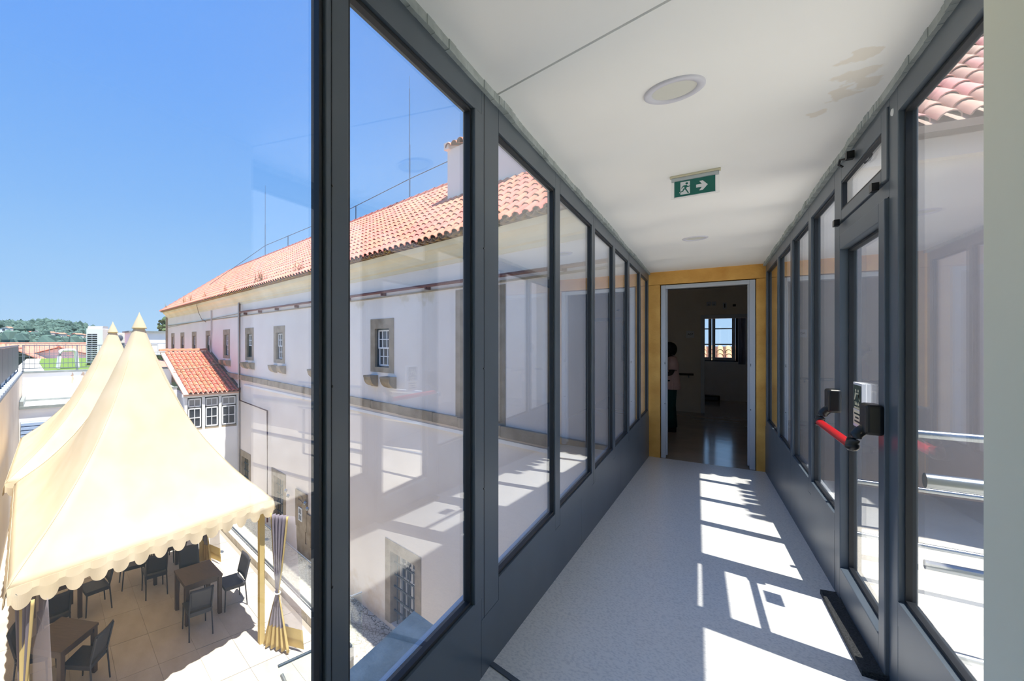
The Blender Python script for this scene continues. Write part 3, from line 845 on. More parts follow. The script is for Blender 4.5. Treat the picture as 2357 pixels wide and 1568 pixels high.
def half_tile(w0, w1, L, h=0.5, n=6, thick=0.012, cup=False):
    """a tapered half-round clay tile lying along +y from its lower end"""
    m = MB()
    def arc(w, y, zoff, inner=0.0):
        out = []
        for k in range(n + 1):
            a = PI * k / n
            x = -math.cos(a) * (w / 2 - inner); z = math.sin(a) * (w * h - inner)
            out.append((x, y, (-z if cup else z) + zoff))
        return out
    a = arc(w0, 0, 0.014); b = arc(w1, L, 0.0); c = arc(w0, 0, 0.014, thick)
    N1 = n + 1
    m.add(a + b, [(i, i + 1, N1 + i + 1, N1 + i) for i in range(n)], 0, True)
    m.add(a + c, [(i, N1 + i, N1 + i + 1, i + 1) for i in range(n)], 0)
    m.add(arc(w0, 0, 0.014, thick) + arc(w1, L, 0, thick), [(i, N1 + i, N1 + i + 1, i + 1) for i in range(n)], 1, True)
    return m

def clay_variants(base, n=4):
    out = []
    for i in range(n):
        random.seed(100 + i)
        c = [max(0, min(255, v + random.randint(-14, 12))) for v in base]
        d = [max(0, v - 18) for v in c]
        out.append(mat('clay_%d_%d_%d_%d' % (base[0], base[1], base[2], i), c, 0.78, 0, d, 5, 4, 0.35, 0.7))
    return out
M_UNDER = mat('tile_underside', (96, 66, 54), 0.9)

def tiled_slope(roof, M, width, length, cw, cl, base, keep, x_of=None, inside=None, cull=None, rank=None):
    """cover tiles over a dark bed. The 'keep' tiles ranked first are single parts, the rest one part."""
    vars_ = clay_variants(base)
    L = cl * 1.18
    meshes = [half_tile(cw * 0.80, cw * 0.66, L).mesh('tile', [v, M_UNDER]) for v in vars_]
    cells = []
    ncol = int(width / cw); nrow = int(length / cl)
    rnd = random.Random(3)
    for i in range(ncol):
        for j in range(nrow):
            x, y = (i + 0.5) * cw, j * cl
            if inside and not inside(x, y + cl * 0.5):
                continue
            cells.append((x, y, rnd.randrange(4), rnd.uniform(-.006, .006), rnd.uniform(-.012, .012)))
    cells.sort(key=(rank or (lambda c: c[0])))
    for x, y, k, dx, rz in cells[:keep]:
        link(meshes[k], 'tile', roof, M @ T(x + dx, y, 0.03 + abs(dx)) @ RZ(rz))
    rest = cells[keep:]
    if rest:
        mb = MB()
        base_ = half_tile(cw * 0.80, cw * 0.66, L, n=4)
        for x, y, k, dx, rz in rest:
            Mt = M @ T(x + dx, y, 0.03 + abs(dx)) @ RZ(rz)
            o = len(mb.v)
            mb.v += [tuple(Mt @ Vector(p)) for p in base_.v]
            for f, mi, sm in zip(base_.f, base_.mi, base_.smooth):
                mb.f.append(tuple(q + o for q in f)); mb.mi.append(4 if mi else k); mb.smooth.append(sm)
        me = bpy.data.meshes.new('tile_field'); me.from_pydata(mb.v, [], mb.f)
        for v in vars_: me.materials.append(v)
        me.materials.append(M_UNDER)
        for p, mi, sm in zip(me.polygons, mb.mi, mb.smooth): p.material_index = mi; p.use_smooth = sm
        link(me, 'tile_field', roof, None, kind='stuff')
    return cells

def wall_with_holes(s0, s1, z0, z1, holes, q0, q1):
    xs = sorted({s0, s1} | {h[0] for h in holes} | {h[1] for h in holes}); zs = sorted({z0, z1} | {h[2] for h in holes} | {h[3] for h in holes})
    xs = [x for x in xs if s0 <= x <= s1]; zs = [z for z in zs if z0 <= z <= z1]
    nx, nz = len(xs), len(zs)
    m = MB()
    solid = [[True] * (nz - 1) for _ in range(nx - 1)]
    for i in range(nx - 1):
        for j in range(nz - 1):
            cx, cz = (xs[i] + xs[i + 1]) / 2, (zs[j] + zs[j + 1]) / 2
            if any(h[0] < cx < h[1] and h[2] < cz < h[3] for h in holes): solid[i][j] = False
    vid = {}
    vs = []; fs = []
    def V(i, j, k):
        if (i, j, k) not in vid:
            vid[(i, j, k)] = len(vs); vs.append((xs[i], (q0, q1)[k], zs[j]))
        return vid[(i, j, k)]
    for i in range(nx - 1):
        for j in range(nz - 1):
            if not solid[i][j]: continue
            for k in (0, 1):
                fs.append((V(i, j, k), V(i + 1, j, k), V(i + 1, j + 1, k), V(i, j + 1, k)))
            for (di, dj, a, b) in ((-1, 0, (i, j), (i, j + 1)), (1, 0, (i + 1, j), (i + 1, j + 1)), (0, -1, (i, j), (i + 1, j)), (0, 1, (i, j + 1), (i + 1, j + 1))):
                ii, jj = i + di, j + dj
                if not (0 <= ii < nx - 1 and 0 <= jj < nz - 1) or not solid[ii][jj]:
                    fs.append((V(*a, 0), V(*b, 0), V(*b, 1), V(*a, 1)))
    return m.add(vs, fs)

def sash_window(parent, s, z0, z1, hw, open_low, name='window', rows=2, cols=3):
    w = empty(name, T(s, 0, 0), parent)
    # stone surround: two jambs, lintel, sill, each its own block
    for nm, (a, b, c, d) in (('jamb', (-hw, -hw + .185, z0 + .13, z1 - .25)), ('jamb', (hw - .185, hw, z0 + .13, z1 - .25)),
                             ('lintel', (-hw, hw, z1 - .25, z1)), ('sill', (-hw, hw, z0, z0 + .13))):
        MB().box(a, b, -.30, .012, c, d).build(nm, M_STONE, w)
    a, b, c, d = -hw + .185, hw - .185, z0 + .13, z1 - .25
    fr = MB()
    for bx in ((a, a + .03, c, d), (b - .03, b, c, d), (a, b, c, c + .03), (a, b, d - .03, d)):
        fr.box(bx[0], bx[1], -.16, -.07, bx[2], bx[3])
    fr.build('outer_frame', M_DARKFRAME, w)
    MB().box(a, b, -.20, -.17, c, d).build('backing', M_BLACK, w)
    mid = (c + d) / 2
    for (zz0, zz1, yq) in ((mid - .02, d - .03, -.10),) + (() if open_low else ((c + .03, mid + .02, -.13),)):
        sa = MB(); x0, x1 = a + .03, b - .03; t_ = .035
        sa.box(x0, x0 + t_, yq - .02, yq + .02, zz0, zz1); sa.box(x1 - t_, x1, yq - .02, yq + .02, zz0, zz1)
        sa.box(x0, x1, yq - .02, yq + .02, zz0, zz0 + t_); sa.box(x0, x1, yq - .02, yq + .02, zz1 - t_, zz1)
        for k in range(1, cols):
            x = x0 + (x1 - x0) * k / cols; sa.box(x - .011, x + .011, yq - .015, yq + .018, zz0, zz1)
        for k in range(1, rows):
            z = zz0 + (zz1 - zz0) * k / rows; sa.box(x0, x1, yq - .015, yq + .018, z - .011, z + .011)
        sa.build('sash', M_SASH, w)
        MB().box(x0 + .01, x1 - .01, yq - .012, yq - .004, zz0 + .01, zz1 - .01).build('pane', M_PANE, w)
    if open_low:
        MB().box(a + .03, b - .03, -.165, -.15, c + .03, mid).build('pane', M_PANE, w)  # dark sheet in the open half stands in for the unlit room
    return w

def corbel(parent, s0, s1, z1):
    pr = [(0.0, z1), (.25, z1), (.255, z1 - .05)]
    for k in range(7):
        a = k / 6 * PI / 2
        pr.append((.24 * math.cos(a), z1 - .06 - .22 * math.sin(a)))
    pr.append((0, z1 - .29))
    MB().prism(pr, 'x', s0, s1).build('corbel', M_STONE, parent)

def barred_window(parent, s, hw, zt, zb):
    w = empty('window', T(s, 0, 0), parent)
    for nm, (a, b, c, d) in (('jamb', (-hw, -hw + .2, zb, zt - .26)), ('jamb', (hw - .2, hw, zb, zt - .26)), ('lintel', (-hw, hw, zt - .26, zt))):
        MB().box(a, b, -.42, .015, c, d).build(nm, M_STONE, w)
    a, b, c, d = -hw + .2, hw - .2, zb, zt - .26
    MB().box(a, b, -.42, -.38, c, d).build('backing', M_BLACK, w)
    MB().box(a, b, -.36, -.35, c, d).build('pane', M_PANE, w)
    n = 5
    sa = MB()
    for x in (a, (a + b) / 2 - .03, b - .05):
        sa.box(x, x + .055, -.35, -.30, c, d)
    for k in range(n + 1):
        z = c + (d - c) * k / n; sa.box(a, b, -.345, -.31, z - .018, z + .018)
    for x in (a + (b - a) * .27, a + (b - a) * .75):
        sa.box(x - .012, x + .012, -.345, -.31, c, d)
    sa.build('casement', M_SASH, w)
    for k in range(4):
        x = a + (b - a) * (k + .5) / 4
        MB().tube([(x, -.12, c), (x, -.12, d)], .014, 6).build('bar', M_DARKFRAME, w)
    for k in range(1, 6):
        z = c + (d - c) * k / 6
        MB().box(a - .03, b + .03, -.135, -.105, z - .018, z + .018).build('cross_bar', M_DARKFRAME, w)

def long_building():
    B = empty('long_building', FM @ T(0, 0, 0), label='long white building with a pink tiled roof and stone framed windows', category='building')
    holes = [(-1.35, 0.03, -0.35, 2.80)]
    for s in WINS: holes.append((s - .47, s + .47, .83, 2.18))
    for s, hw, zt, zb in LOWS: holes.append((s - hw, s + hw, zb, zt))
    holes.append((2.35, 3.55, 0.02, 2.66))
    M_FW = mat('stained_facade_plaster', (243, 235, 228), 0.8, 0, (232, 222, 214), 0.8, 6, 0.3, 0.75, 0.15, 12)
    add_stain(M_FW, [(s_, 0, ZB + .05, r_) for s_, r_ in ((4.3, .7), (6.4, .9), (7.3, .8), (8.2, .6), (9.2, .7), (11.1, .8), (13.6, .7), (14.3, .6))], (212, 184, 146), 3.0, (.8, .3, .75), .6, soft=.7)
    add_stain(M_FW, [(s_, 0, 2.62, r_) for s_, r_ in ((3.2, .4), (4.4, .5), (5.2, .35), (6.9, .4))], (206, 190, 156), 6.0, (1, .3, 1.6), .5, soft=.5)
    wall_with_holes(S0, S1, ZB - .3, 3.75, holes, -.5, 0.0).build('wall', M_FW, B)
    MB().box(S1 - .5, S1, -7.2, -.5, ZB - .3, 3.75).build('end_wall', M_FACADE, B)
    # cornice: a stepped cove swept along the eaves
    pr = [(-.02, 3.22), (.02, 3.22), (.03, 3.30), (.07, 3.33), (.09, 3.40), (.13, 3.47), (.20, 3.53), (.24, 3.55), (.26, 3.60), (.28, 3.66), (-.02, 3.66)]
    MB().prism(pr, 'x', S0, S1 + .26).build('cornice', M_CORNICE, B)
    MB().box(S0, S1, 0, .035, 2.70, 2.735).build('pipe_ledge', M_STONE, B)
    MB().box(S1 - .02, S1 + .12, -.02, .12, ZB, 3.3).build('corner_pilaster', M_STONE, B)
    # upper windows with their corbels
    for i, s in enumerate(WINS):
        sash_window(B, s, .83, 2.18, .47, i in (1, 3, 5))
        if i < 3: continue
        corbel(B, s - .56, s - .22, .75); corbel(B, s + .16, s + .46, .75)
    # tall window near the corridor
    w = empty('window', T(2.95, 0, 0), B)
    for nm, (a, b, c, d) in (('jamb', (.40, .60, .02, 2.42)), ('jamb', (-.60, -.40, .02, 2.42)), ('lintel', (-.60, .60, 2.42, 2.66))):
        MB().box(a, b, -.35, .015, c, d).build(nm, M_STONE, w)
    MB().box(-.36, .36, -.28, -.27, .06, 2.38).build('pane', M_GLASS, w)
    fr = MB()
    for bx in ((-.4, -.33, .02, 2.42), (.33, .4, .02, 2.42), (-.04, .04, .02, 2.42)):
        fr.box(bx[0], bx[1], -.28, -.18, bx[2], bx[3])
    for z in (.06, .65, 1.25, 1.85, 2.38): fr.box(-.4, .4, -.27, -.22, z - .03, z + .03)
    fr.build('casement', M_DARKFRAME, w)
    # string course: stone blocks laid end to end
    sc = empty('string_course', T(0, 0, 0), B)
    s = 0.35; k = 0
    rnd = random.Random(5)
    while s < 19.0:
        L = rnd.uniform(.7, 1.15)
        zz = .045 + .0085 * s
        MB().box(s + .004, s + L - .004, -.02, .10 + rnd.uniform(-.006, .006), zz - .20, zz).build('stone_block', M_STONE, sc)
        s += L
    MB().box(.3, 15.4, -.02, .05, -.27, -.20).build('lower_band', M_WHITEWALL, B)
    # lower barred windows
    for s, hw, zt, zb in LOWS:
        barred_window(B, s, hw, zt, zb)
    # carved stone slab with a slit window, on the wall
    pl = empty('carved_panel', T(10.25, 0, 0), B)
    MB().box(-.40, .38, -.02, .06, -4.55, -3.34).build('slab', M_STONE, pl)
    MB().box(-.62, -.40, -.02, .05, -4.95, -3.95).build('slab', M_STONE, pl)
    MB().box(-.30, .30, -.02, .05, ZB, -4.55).build('slab', M_STONE, pl)
    MB().box(-.70, -.30, -.02, .05, ZB, -4.95).build('slab', M_STONE, pl)
    cr = MB()
    for k in range(9):
        a = k / 8 * PI
        cr.lathe([(0, .03), (.05, .02), (.06, 0)], 8, c=(.0, 0, 0))
        cr.v[-24:] = [(x * .8 + .16 * math.cos(a), .062 + z * .5, -3.58 + y * .8 + .10 * math.sin(a)) for (x, y, z) in cr.v[-24:]]
    cr.prism([(.18, -3.66), (.05, -3.78), (-.05, -3.78), (-.18, -3.66), (-.12, -3.62), (.12, -3.62)], 'y', .06, .085)
    cr.build('carving', M_STONE, pl)
    sw = MB()
    for x in (-.12, -.01, .10): sw.box(x - .018, x + .018, .05, .085, -4.28, -3.88)
    for z in (-4.28, -4.08, -3.88): sw.box(-.135, .115, .05, .085, z - .018, z + .018)
    sw.build('slit_window_bars', M_SASH, pl)
    MB().box(-.12, .10, .055, .066, -4.27, -3.89).build('slit_window', M_BLACK, pl)
    for s, z in ((11.25, -3.57), (11.08, -3.70), (9.86, -3.59), (9.70, -3.72)):
        lm = MB(); lm.lathe([(0.0, .06), (.045, .05), (.055, 0), (.055, -.05), (.035, -.06)], 12)
        o = lm.build('spot_lamp', M_ALU, B, T(s, .10, z) @ RX(.6))
    # drainpipes and the sprinkler pipe
    MB().tube([(15.74, .10, 3.25), (15.74, .10, -.92), (12.83, .10, -1.0), (12.83, .10, -5.2)], .035, 8).build('drain_pipe', M_PIPE, B)
    MB().tube([(15.95, .07, 3.3), (15.95, .07, -5.3)], .045, 8).build('down_pipe', M_GREYPIPE, B)
    MB().tube([(15.7, .12, 2.88), (.4, .12, 2.80)], .035, 8).build('service_pipe', M_PIPE, B)
    for k in range(10):
        s = 1.2 + k * 1.55
        MB().box(s - .02, s + .02, 0, .15, 2.74, 2.80 + .004 * k).build('pipe_bracket', M_PIPE, B)
    MB().tube([(19.9, .06, 3.2), (19.9, .06, 2.2), (20.1, .08, 1.5), (19.7, .06, .2)], .035, 8).build('down_pipe', M_GREYPIPE, B)
    MB().tube([(15.74, .03, 2.84), (29.9, .03, 2.60)], .012, 5).build('cable', M_STONE, B)
    MB().tube([(21.6, .33, 3.6), (22.0, .12, 3.2), (21.6, .05, 2.8), (20.9, .05, 2.65)], .015, 5).build('cable', M_PIPE, B)
    # roof: bed, tiles, ridge
    qe, ze, qr, zr = .36, 3.70, -3.6, 6.56
    sh = 27.3                                 # the ridge stops where the hip begins
    roof = empty('roof', T(0, 0, 0), B)
    se = S1 + .36
    bed = MB()
    bed.add([(S0, qe, ze - .03), (se, qe, ze - .03), (sh, qr, zr - .05), (S0, qr, zr - .05), (se, -7.4, ze - .03), (S0, -7.4, ze - .03)],
            [(0, 1, 2, 3), (1, 4, 2), (3, 2, 4, 5), (0, 3, 5)])
    bed.build('roof_bed', M_UNDER, roof)
    sl = math.hypot(qe - qr, zr - ze); pit = math.atan2(zr - ze, qe - qr)
    Mr = T(S0, qe, ze) @ Matrix(((1, 0, 0, 0), (0, -1, 0, 0), (0, 0, 1, 0), (0, 0, 0, 1))) @ RX(pit)
    W_ = se - S0
    def inside(x, y):
        s = S0 + x
        return s < se - (se - sh) * (y / sl) - .05
    def rank(c):
        s = S0 + c[0]; q = qe - c[1] * math.cos(pit)
        if s < 2.9 and s > -1.9: return 900 + abs(s)
        if s <= -3.3: return 950
        return math.hypot(s + 2.7, q - 6.9)
    tiled_slope(roof, Mr, W_, sl, .195, .36, (226, 146, 120), 300, inside=inside, rank=rank)
    # a second course of old tiles bedded under the eaves
    un = MB(); ut = half_tile(.17, .15, .4, h=.42, n=5, cup=True)
    for i in range(int(W_ / .195)):
        Mt = T(S0 + (i + 1.0) * .195, qe + .05, ze + .02) @ Matrix(((1, 0, 0, 0), (0, -1, 0, 0), (0, 0, 1, 0), (0, 0, 0, 1)))
        o = len(un.v); un.v += [tuple(Mt @ Vector(p)) for p in ut.v]
        un.f += [tuple(q + o for q in f) for f in ut.f]; un.mi += [0] * len(ut.f); un.smooth += ut.smooth
    un.build('eaves_course', M_TILEOLD, roof, kind='stuff')
    rt = half_tile(.26, .22, .44, n=6).mesh('ridge_tile', [clay_variants((190, 128, 104))[1], M_UNDER])
    n = int((sh - 2.0) / .38)
    for i in range(n):
        link(rt, 'ridge_tile', roof, T(2.0 + i * .38, qr, zr) @ RZ(-PI / 2))
    hip = Vector((se - sh, qe - qr, ze - zr)); hl = hip.length; nh = int(hl / .38)
    for i in range(nh):
        p = Vector((sh, qr, zr)) + hip * (i / nh)
        link(rt, 'ridge_tile', roof, Matrix.Translation(p + Vector((0, 0, .02))) @ (-hip).to_track_quat('Y', 'Z').to_matrix().to_4x4() @ T(0, -.44, 0))
    # weeds growing on the eaves
    rnd = random.Random(11)
    wd = MB()
    for s, hgt, cnt in ((7.9, .40, 14), (10.1, .45, 18), (13.0, .5, 16), (13.5, .6, 18), (17.2, .4, 10), (20.6, .5, 12), (23.3, .5, 12), (24.7, .6, 14), (29.6, .5, 6)):
        for k in range(cnt):
            a = s + rnd.uniform(-.3, .3); h_ = hgt * rnd.uniform(.4, 1)
            wd.tube([(a, .2 + rnd.uniform(-.2, .1), ze + .12), (a + rnd.uniform(-.12, .12), .2, ze + .12 + h_ * .6), (a + rnd.uniform(-.25, .25), .25, ze + .12 + h_)], .010, 4, r2=.003)
    wd.build('roof_weeds', mat('dry_weeds', (140, 118, 66), .9), roof, kind='stuff')
    # white stack with its tiled cap
    ch = empty('stack', T(4.3, -2.0, 0), B)
    MB().box(-1.2, 1.18, -1.0, .2, 4.3, 6.66).build('shaft', M_FACADE, ch)
    ct = half_tile(.2, .17, .5, n=5).mesh('cap_tile', [clay_variants((214, 128, 100))[2], M_UNDER])
    for i in range(12):
        link(ct, 'cap_tile', ch, T(-1.15 + i * .2, .32, 6.68) @ Matrix(((1, 0, 0, 0), (0, -1, 0, 0), (0, 0, 1, 0), (0, 0, 0, 1))) @ RX(.25))
    MB().box(1.06, 1.22, -.4, .3, 6.66, 6.84).build('cap_end', M_FACADE, ch)
    # lightning rods and their wire
    for s, zt in ((8.98, 11.0), (21.6, 10.8)):
        rd = empty('lightning_rod', T(s, qr, zr), B)
        MB().tube([(0, 0, -.1), (0, 0, (zt - zr) * .45)], .03, 6).build('lower_tube', M_ALU, rd)
        MB().tube([(0, 0, (zt - zr) * .45), (0, 0, (zt - zr) * .9)], .02, 6).build('middle_tube', M_ALU, rd)
        MB().tube([(0, 0, (zt - zr) * .9), (0, 0, zt - zr)], .008, 5).build('tip', M_ALU, rd)
    MB().tube([(2, qr, zr + .85), (8.98, qr, zr + .80), (14, qr, zr + .62), (21.6, qr, zr + .7), (25.5, -1.5, 5.2)], .014, 5).build('earth_wire', M_RAILDARK, B)
    for s in (12.3, 18.6, 5.5):
        MB().tube([(s, qr, zr), (s, qr, zr + .70)], .02, 5).build('wire_post', M_RAILDARK, B)
    return B
long_building()

# ================================================================== COURT: ground, terrace, walls
TZ = -3.5
MB().box(-60, 80, -60, 40, ZB - .4, ZB - .05).build('ground', M_EARTH, None, FM, kind='structure', label='pale ground of the court')
MB().box(-8, 16, -.0, 3.2, ZB - .05, ZB).build('ground_path', M_COBBLE, None, FM, kind='structure', label='white cobbled path along the foot of the facade')
def gravel_edge():
    rnd = random.Random(21); m = MB()
    for k in range(900):
        s = rnd.uniform(2.5, 15.5); q = abs(rnd.gauss(0.05, .09)) + .02; r = rnd.uniform(.012, .028)
        m.lathe([(0, -r * .3), (r, 0), (r * .7, r * .5), (0, r * .7)], 5, c=(s, q, ZB))
    m.build('gravel_edge', mat('dark_gravel', (150, 142, 126), .9, 0, (120, 112, 98), 6, 3), None, FM, kind='stuff', label='dark gravel strip at the foot of the white facade', category='gravel')
gravel_edge()

def terrace():
    t = empty('floor_terrace', FM, kind='structure', label='raised terrace of pale stone paving under the tents')
    MB().box(-4, 17.8, 3.12, 7.75, ZB - .1, TZ - .02).build('bed', M_JOINT, t)
    MB().box(3.2, 17.8, 2.80, 3.12, ZB - .1, TZ - .02).build('bed', M_JOINT, t)
    vs_ = [MB().box(0, .985, 0, .985, -.05, 0).mesh('paving_tile', mat('limestone_%d' % i, (188 + i * 4, 180 + i * 4, 170 + i * 4), .75, 0, (172 + 3 * i, 163 + 3 * i, 150 + 3 * i), 2.5, 7, .3, .72, .2, 30)) for i in range(3)]
    rnd = random.Random(2)
    for i in range(19):
        for j in range(8):
            link(vs_[rnd.randrange(3)], 'paving_tile', t, T(1.2 + i * .9, 3.13 + j * .58, TZ + rnd.uniform(-.003, .002)) @ Matrix.Diagonal((.905, .585, 1, 1)))
    # kerb stones along the drop
    km = MB().box(0, 1.19, 0, .22, -.05, .16).mesh('kerb_stone', M_KERB)
    for i in range(12):
        link(km, 'kerb_stone', t, T(3.2 + i * 1.2, 2.80, TZ - .02))
    # drain covers
    for s, q in ((4.5, 3.42), (7.94, 3.45)):
        m = MB(); m.lathe([(.0, .006), (.03, .006), (.032, .003), (.05, .003), (.052, .006), (.075, .006), (.08, 0)], 20)
        m.build('drain_cover', M_ALU, t, T(s, q, TZ + .002))
terrace()

def balustrade():
    t = empty('glass_balustrade', FM @ T(3.2, 2.86, TZ + .14), label='frameless glass balustrade on the stone kerb above the cobbled path', category='balustrade')
    for i in range(7):
        bevel(MB().box(i * 1.5 + .006, i * 1.5 + 1.494, -.008, .008, .0, .82).build('glass_panel', M_BGLASS, t), .002)
    MB().tube([(0, 0, .83), (10.5, 0, .83)], .014, 8).build('top_rail', M_RAILDARK, t)
    MB().box(0, 10.5, -.03, .03, -.02, .04).build('base_channel', M_ALU, t)
    MB().box(-.004, .012, -.22, 0, .0, .82).build('end_panel', M_BGLASS, t)
    MB().tube([(0, 0, .83), (0, -.22, .83)], .014, 8).build('end_rail', M_RAILDARK, t)
    t = empty('stair_balustrade', FM @ T(2.42, 4.5, TZ), label='glass balustrade with dark rail in front of the tent, at the frame post', category='balustrade')
    for (a, b, c, d) in ((0, .016, -.85, 0), (-1.6, 0, -.008, .008)):
        MB().box(a, b, c, d, .05, .99).build('glass_panel', M_BGLASS, t)
    MB().tube([(0, -.85, 1.0), (0, 0, 1.0)], .018, 8).build('top_rail', M_DARKFRAME, t)
    MB().tube([(-.06, -.02, .92), (-1.6, -.02, .40)], .026, 8).build('hand_rail', M_DARKFRAME, t)
    for x in (-.25, -1.0):
        MB().tube([(x, -.02, 0), (x, -.02, .86 + x * .3)], .016, 8).build('post', M_DARKFRAME, t)
balustrade()
MB().box(-4, 2.42, 2.9, 4.5, TZ - .35, TZ + .005).build('floor_landing', M_CONC, None, FM, kind='structure', label='stone landing behind the stair balustrade')

# ------------------------------------------------------------------ tents
def tent(FR, FL, BL, BR, PK, zp, label, curtains=True):
    ze = -1.10
    c = Vector((PK[0], PK[1], 0))
    t = empty('pagoda_tent', FM @ T(PK[0], PK[1], TZ), label=label, category='tent', group='cream pagoda tents')
    loc = lambda s, q, z: (s - PK[0], q - PK[1], z - TZ)
    cs = [FR, FL, BL, BR]
    prof = [(0, 2.06), (.05, 1.71), (.1, 1.41), (.2, .93), (.3, .54), (.4, .20), (.5, -.08), (.6, -.32), (.7, -.54), (.8, -.73), (.9, -.90), (1, -1.08)]
    def zprof(r):
        for (a, b), (c_, d) in zip(prof, prof[1:]):
            if r <= c_: return b + (d - b) * (r - a) / (c_ - a)
        return prof[-1][1]
    N = 20
    m = MB(); R = 26
    for k in range(4):
        a, b = cs[k], cs[(k + 1) % 4]
        def fn(u, v, a=a, b=b):
            e = (a[0] + (b[0] - a[0]) * u, a[1] + (b[1] - a[1]) * u)
            r = v
            # round near the peak, square at the eaves
            ex, ey = e[0] - PK[0], e[1] - PK[1]
            ca = math.hypot(a[0] - PK[0], a[1] - PK[1]); cb = math.hypot(b[0] - PK[0], b[1] - PK[1])
            rr = math.hypot(ex, ey); cc = ca + (cb - ca) * u
            f = (1 - r) ** 2
            k_ = (rr * (1 - f) + cc * f) / rr
            mid = 4 * u * (1 - u)
            z = zprof(r) - .20 * mid * math.sin(PI * r) * r
            s_, q_ = PK[0] + ex * r * k_, PK[1] + ey * r * k_
            # slight pleats under the cap
            z += .012 * math.sin(u * 4 * PI) * (1 - r) * r * 3
            return loc(s_, q_, z + (zp - 2.06) * (1 - r))
        m.grid(fn, N, R)
    o = m.build('canopy', M_CANVAS, t)
    w = o.modifiers.new('weld', 'WELD'); w.merge_threshold = .002
    o.modifiers.new('thick', 'SOLIDIFY').thickness = .012
    # peak cap
    mb = MB(); mb.lathe([(.001, .03), (.02, -.02), (.075, -.14), (.112, -.23), (.118, -.245)], 20)
    mb.build('peak_cap', M_CANVAS, t, T(0, 0, zp - TZ + .02))
    sm = MB(); sm.lathe([(.112, .010), (.122, 0), (.112, -.010)], 20)
    sm.build('cap_seam', M_CANVAS2, t, T(0, 0, zp - TZ - .225))
    # seams down the corners
    for k, cpt in enumerate(cs):
        pts = []
        for i in range(3, 25):
            r = i / 24
            pts.append(loc(PK[0] + (cpt[0] - PK[0]) * r, PK[1] + (cpt[1] - PK[1]) * r, zprof(r) + .006))
        MB().tube(pts, .004, 5).build('seam', M_CANVAS, t)
    # scalloped valance on every side
    for k in range(4):
        a, b = Vector(cs[k]), Vector(cs[(k + 1) % 4])
        L = (b - a).length; n = max(8, int(round(L / .25))); per = L / n
        vb = MB(); V = []; sub = 16
        out = Vector(((b - a).y, -(b - a).x)).normalized()
        mid = (a + b) / 2
        if (mid - Vector(PK)).dot(out) < 0: out = -out
        cols = []
        for i in range(n * sub + 1):
            x = i / sub; f = x - int(x) if i < n * sub else 0
            p = a + (b - a) * (i / (n * sub))
            d = .165
            ff = (f - .15) / .70
            if 0 < ff < 1: d += .090 * math.sqrt(max(0, 1 - (2 * ff - 1) ** 2))
            wob = .012 * math.sin(x * 5.1) 
            cols.append((p, d, wob))
        vs = []; fs = []
        for (p, d, wob) in cols:
            for tt, oo in ((0, .0), (.4, .02), (1, .03 + wob)):
                pp = p + out * oo
                vs.append(loc(pp.x, pp.y, -1.075 - d * tt))
        for i in range(len(cols) - 1):
            for j in range(2):
                fs.append((i * 3 + j, (i + 1) * 3 + j, (i + 1) * 3 + j + 1, i * 3 + j + 1))
        vb.add(vs, fs, 0, False)
        o = vb.build('valance', M_CANVAS2 if False else M_CANVAS, t); o.modifiers.new('thick', 'SOLIDIFY').thickness = .006
        ai, bi = a - out * .07, b - out * .07
        fr = MB().tube([loc(ai.x, ai.y, -1.17), loc(bi.x, bi.y, -1.17)], .025, 6)
        fr.build('eaves_tube', M_ALU, t)
    for cpt in cs:
        x, y, z = loc(cpt[0], cpt[1], TZ)
        dx, dy = (PK[0] - cpt[0]) * .09, (PK[1] - cpt[1]) * .09
        MB().box(x + dx - .045, x + dx + .045, y + dy - .045, y + dy + .045, 0, 2.42).build('leg', M_CANVAS2, t)
    return t

T1 = tent((4.22, 3.75), (3.35, 7.25), (7.75, 7.40), (8.0, 3.78), (5.6, 5.6), 2.06, 'nearer cream pagoda tent with a scalloped edge in the court')
T2 = tent((8.1, 3.80), (7.9, 7.55), (12.6, 7.5), (12.4, 3.85), (9.80, 5.55), 2.06, 'farther cream pagoda tent behind the nearer one')

def curtain(s, q, rot, top, label, waist=.45, w0=.34, w1=.5):
    t = empty('tent_curtain', Y(s, q, TZ, rot), label=label, category='curtain', group='tied net curtains of the tents')
    H = top
    def shape(v):
        # width along the height: gathered at the tie
        tie = .42
        if v > tie: k = (v - tie) / (1 - tie); return .05 + (w0 - .05) * k ** .8
        k = 1 - v / tie; return .05 + (w1 - .05) * k ** .9
    def fn(u, v):
        w = shape(v); x = (u - .5) * 2 * w * .5
        return (x + .06 * (v - .42), .05 * math.sin(u * 2 * PI * 5) * (.25 + w), .03 + v * H)
    m = MB(); m.grid(fn, 60, 30)
    for i, f in enumerate(m.f):
        row = i // 60; col = i % 60
        if row < 5 or col < 4 or col > 55: m.mi[i] = 1
    o = m.build('net', [M_SHEER, M_CANVAS2], t)
    o.modifiers.new('thick', 'SOLIDIFY').thickness = .003
    MB().tube([(.06 * 0 + .05 * math.cos(a * PI / 6), .05 * math.sin(a * PI / 6), .03 + .42 * H) for a in range(13)], .012, 5).build('tie', M_SIGNWHITE, t)
    m2 = MB(); m2.grid(lambda u, v: (.02 + .32 * u * (1.3 - .5 * v), .10, .06 + v * H * .97), 10, 14)
    for i in range(len(m2.f)):
        if i // 10 < 2: m2.mi[i] = 1
    o = m2.build('loose_panel', [M_SHEER2, M_CANVAS2], t); o.modifiers.new('thick', 'SOLIDIFY').thickness = .002
curtain(4.0, 3.78, math.radians(215), 2.22, 'gathered mauve net curtain tied at the right front corner of the nearer tent')
curtain(7.7, 3.88, math.radians(200), 2.2, 'net curtain at the back right corner of the nearer tent')
curtain(3.55, 7.12, math.radians(215), 2.2, 'net curtain at the left front corner of the nearer tent')

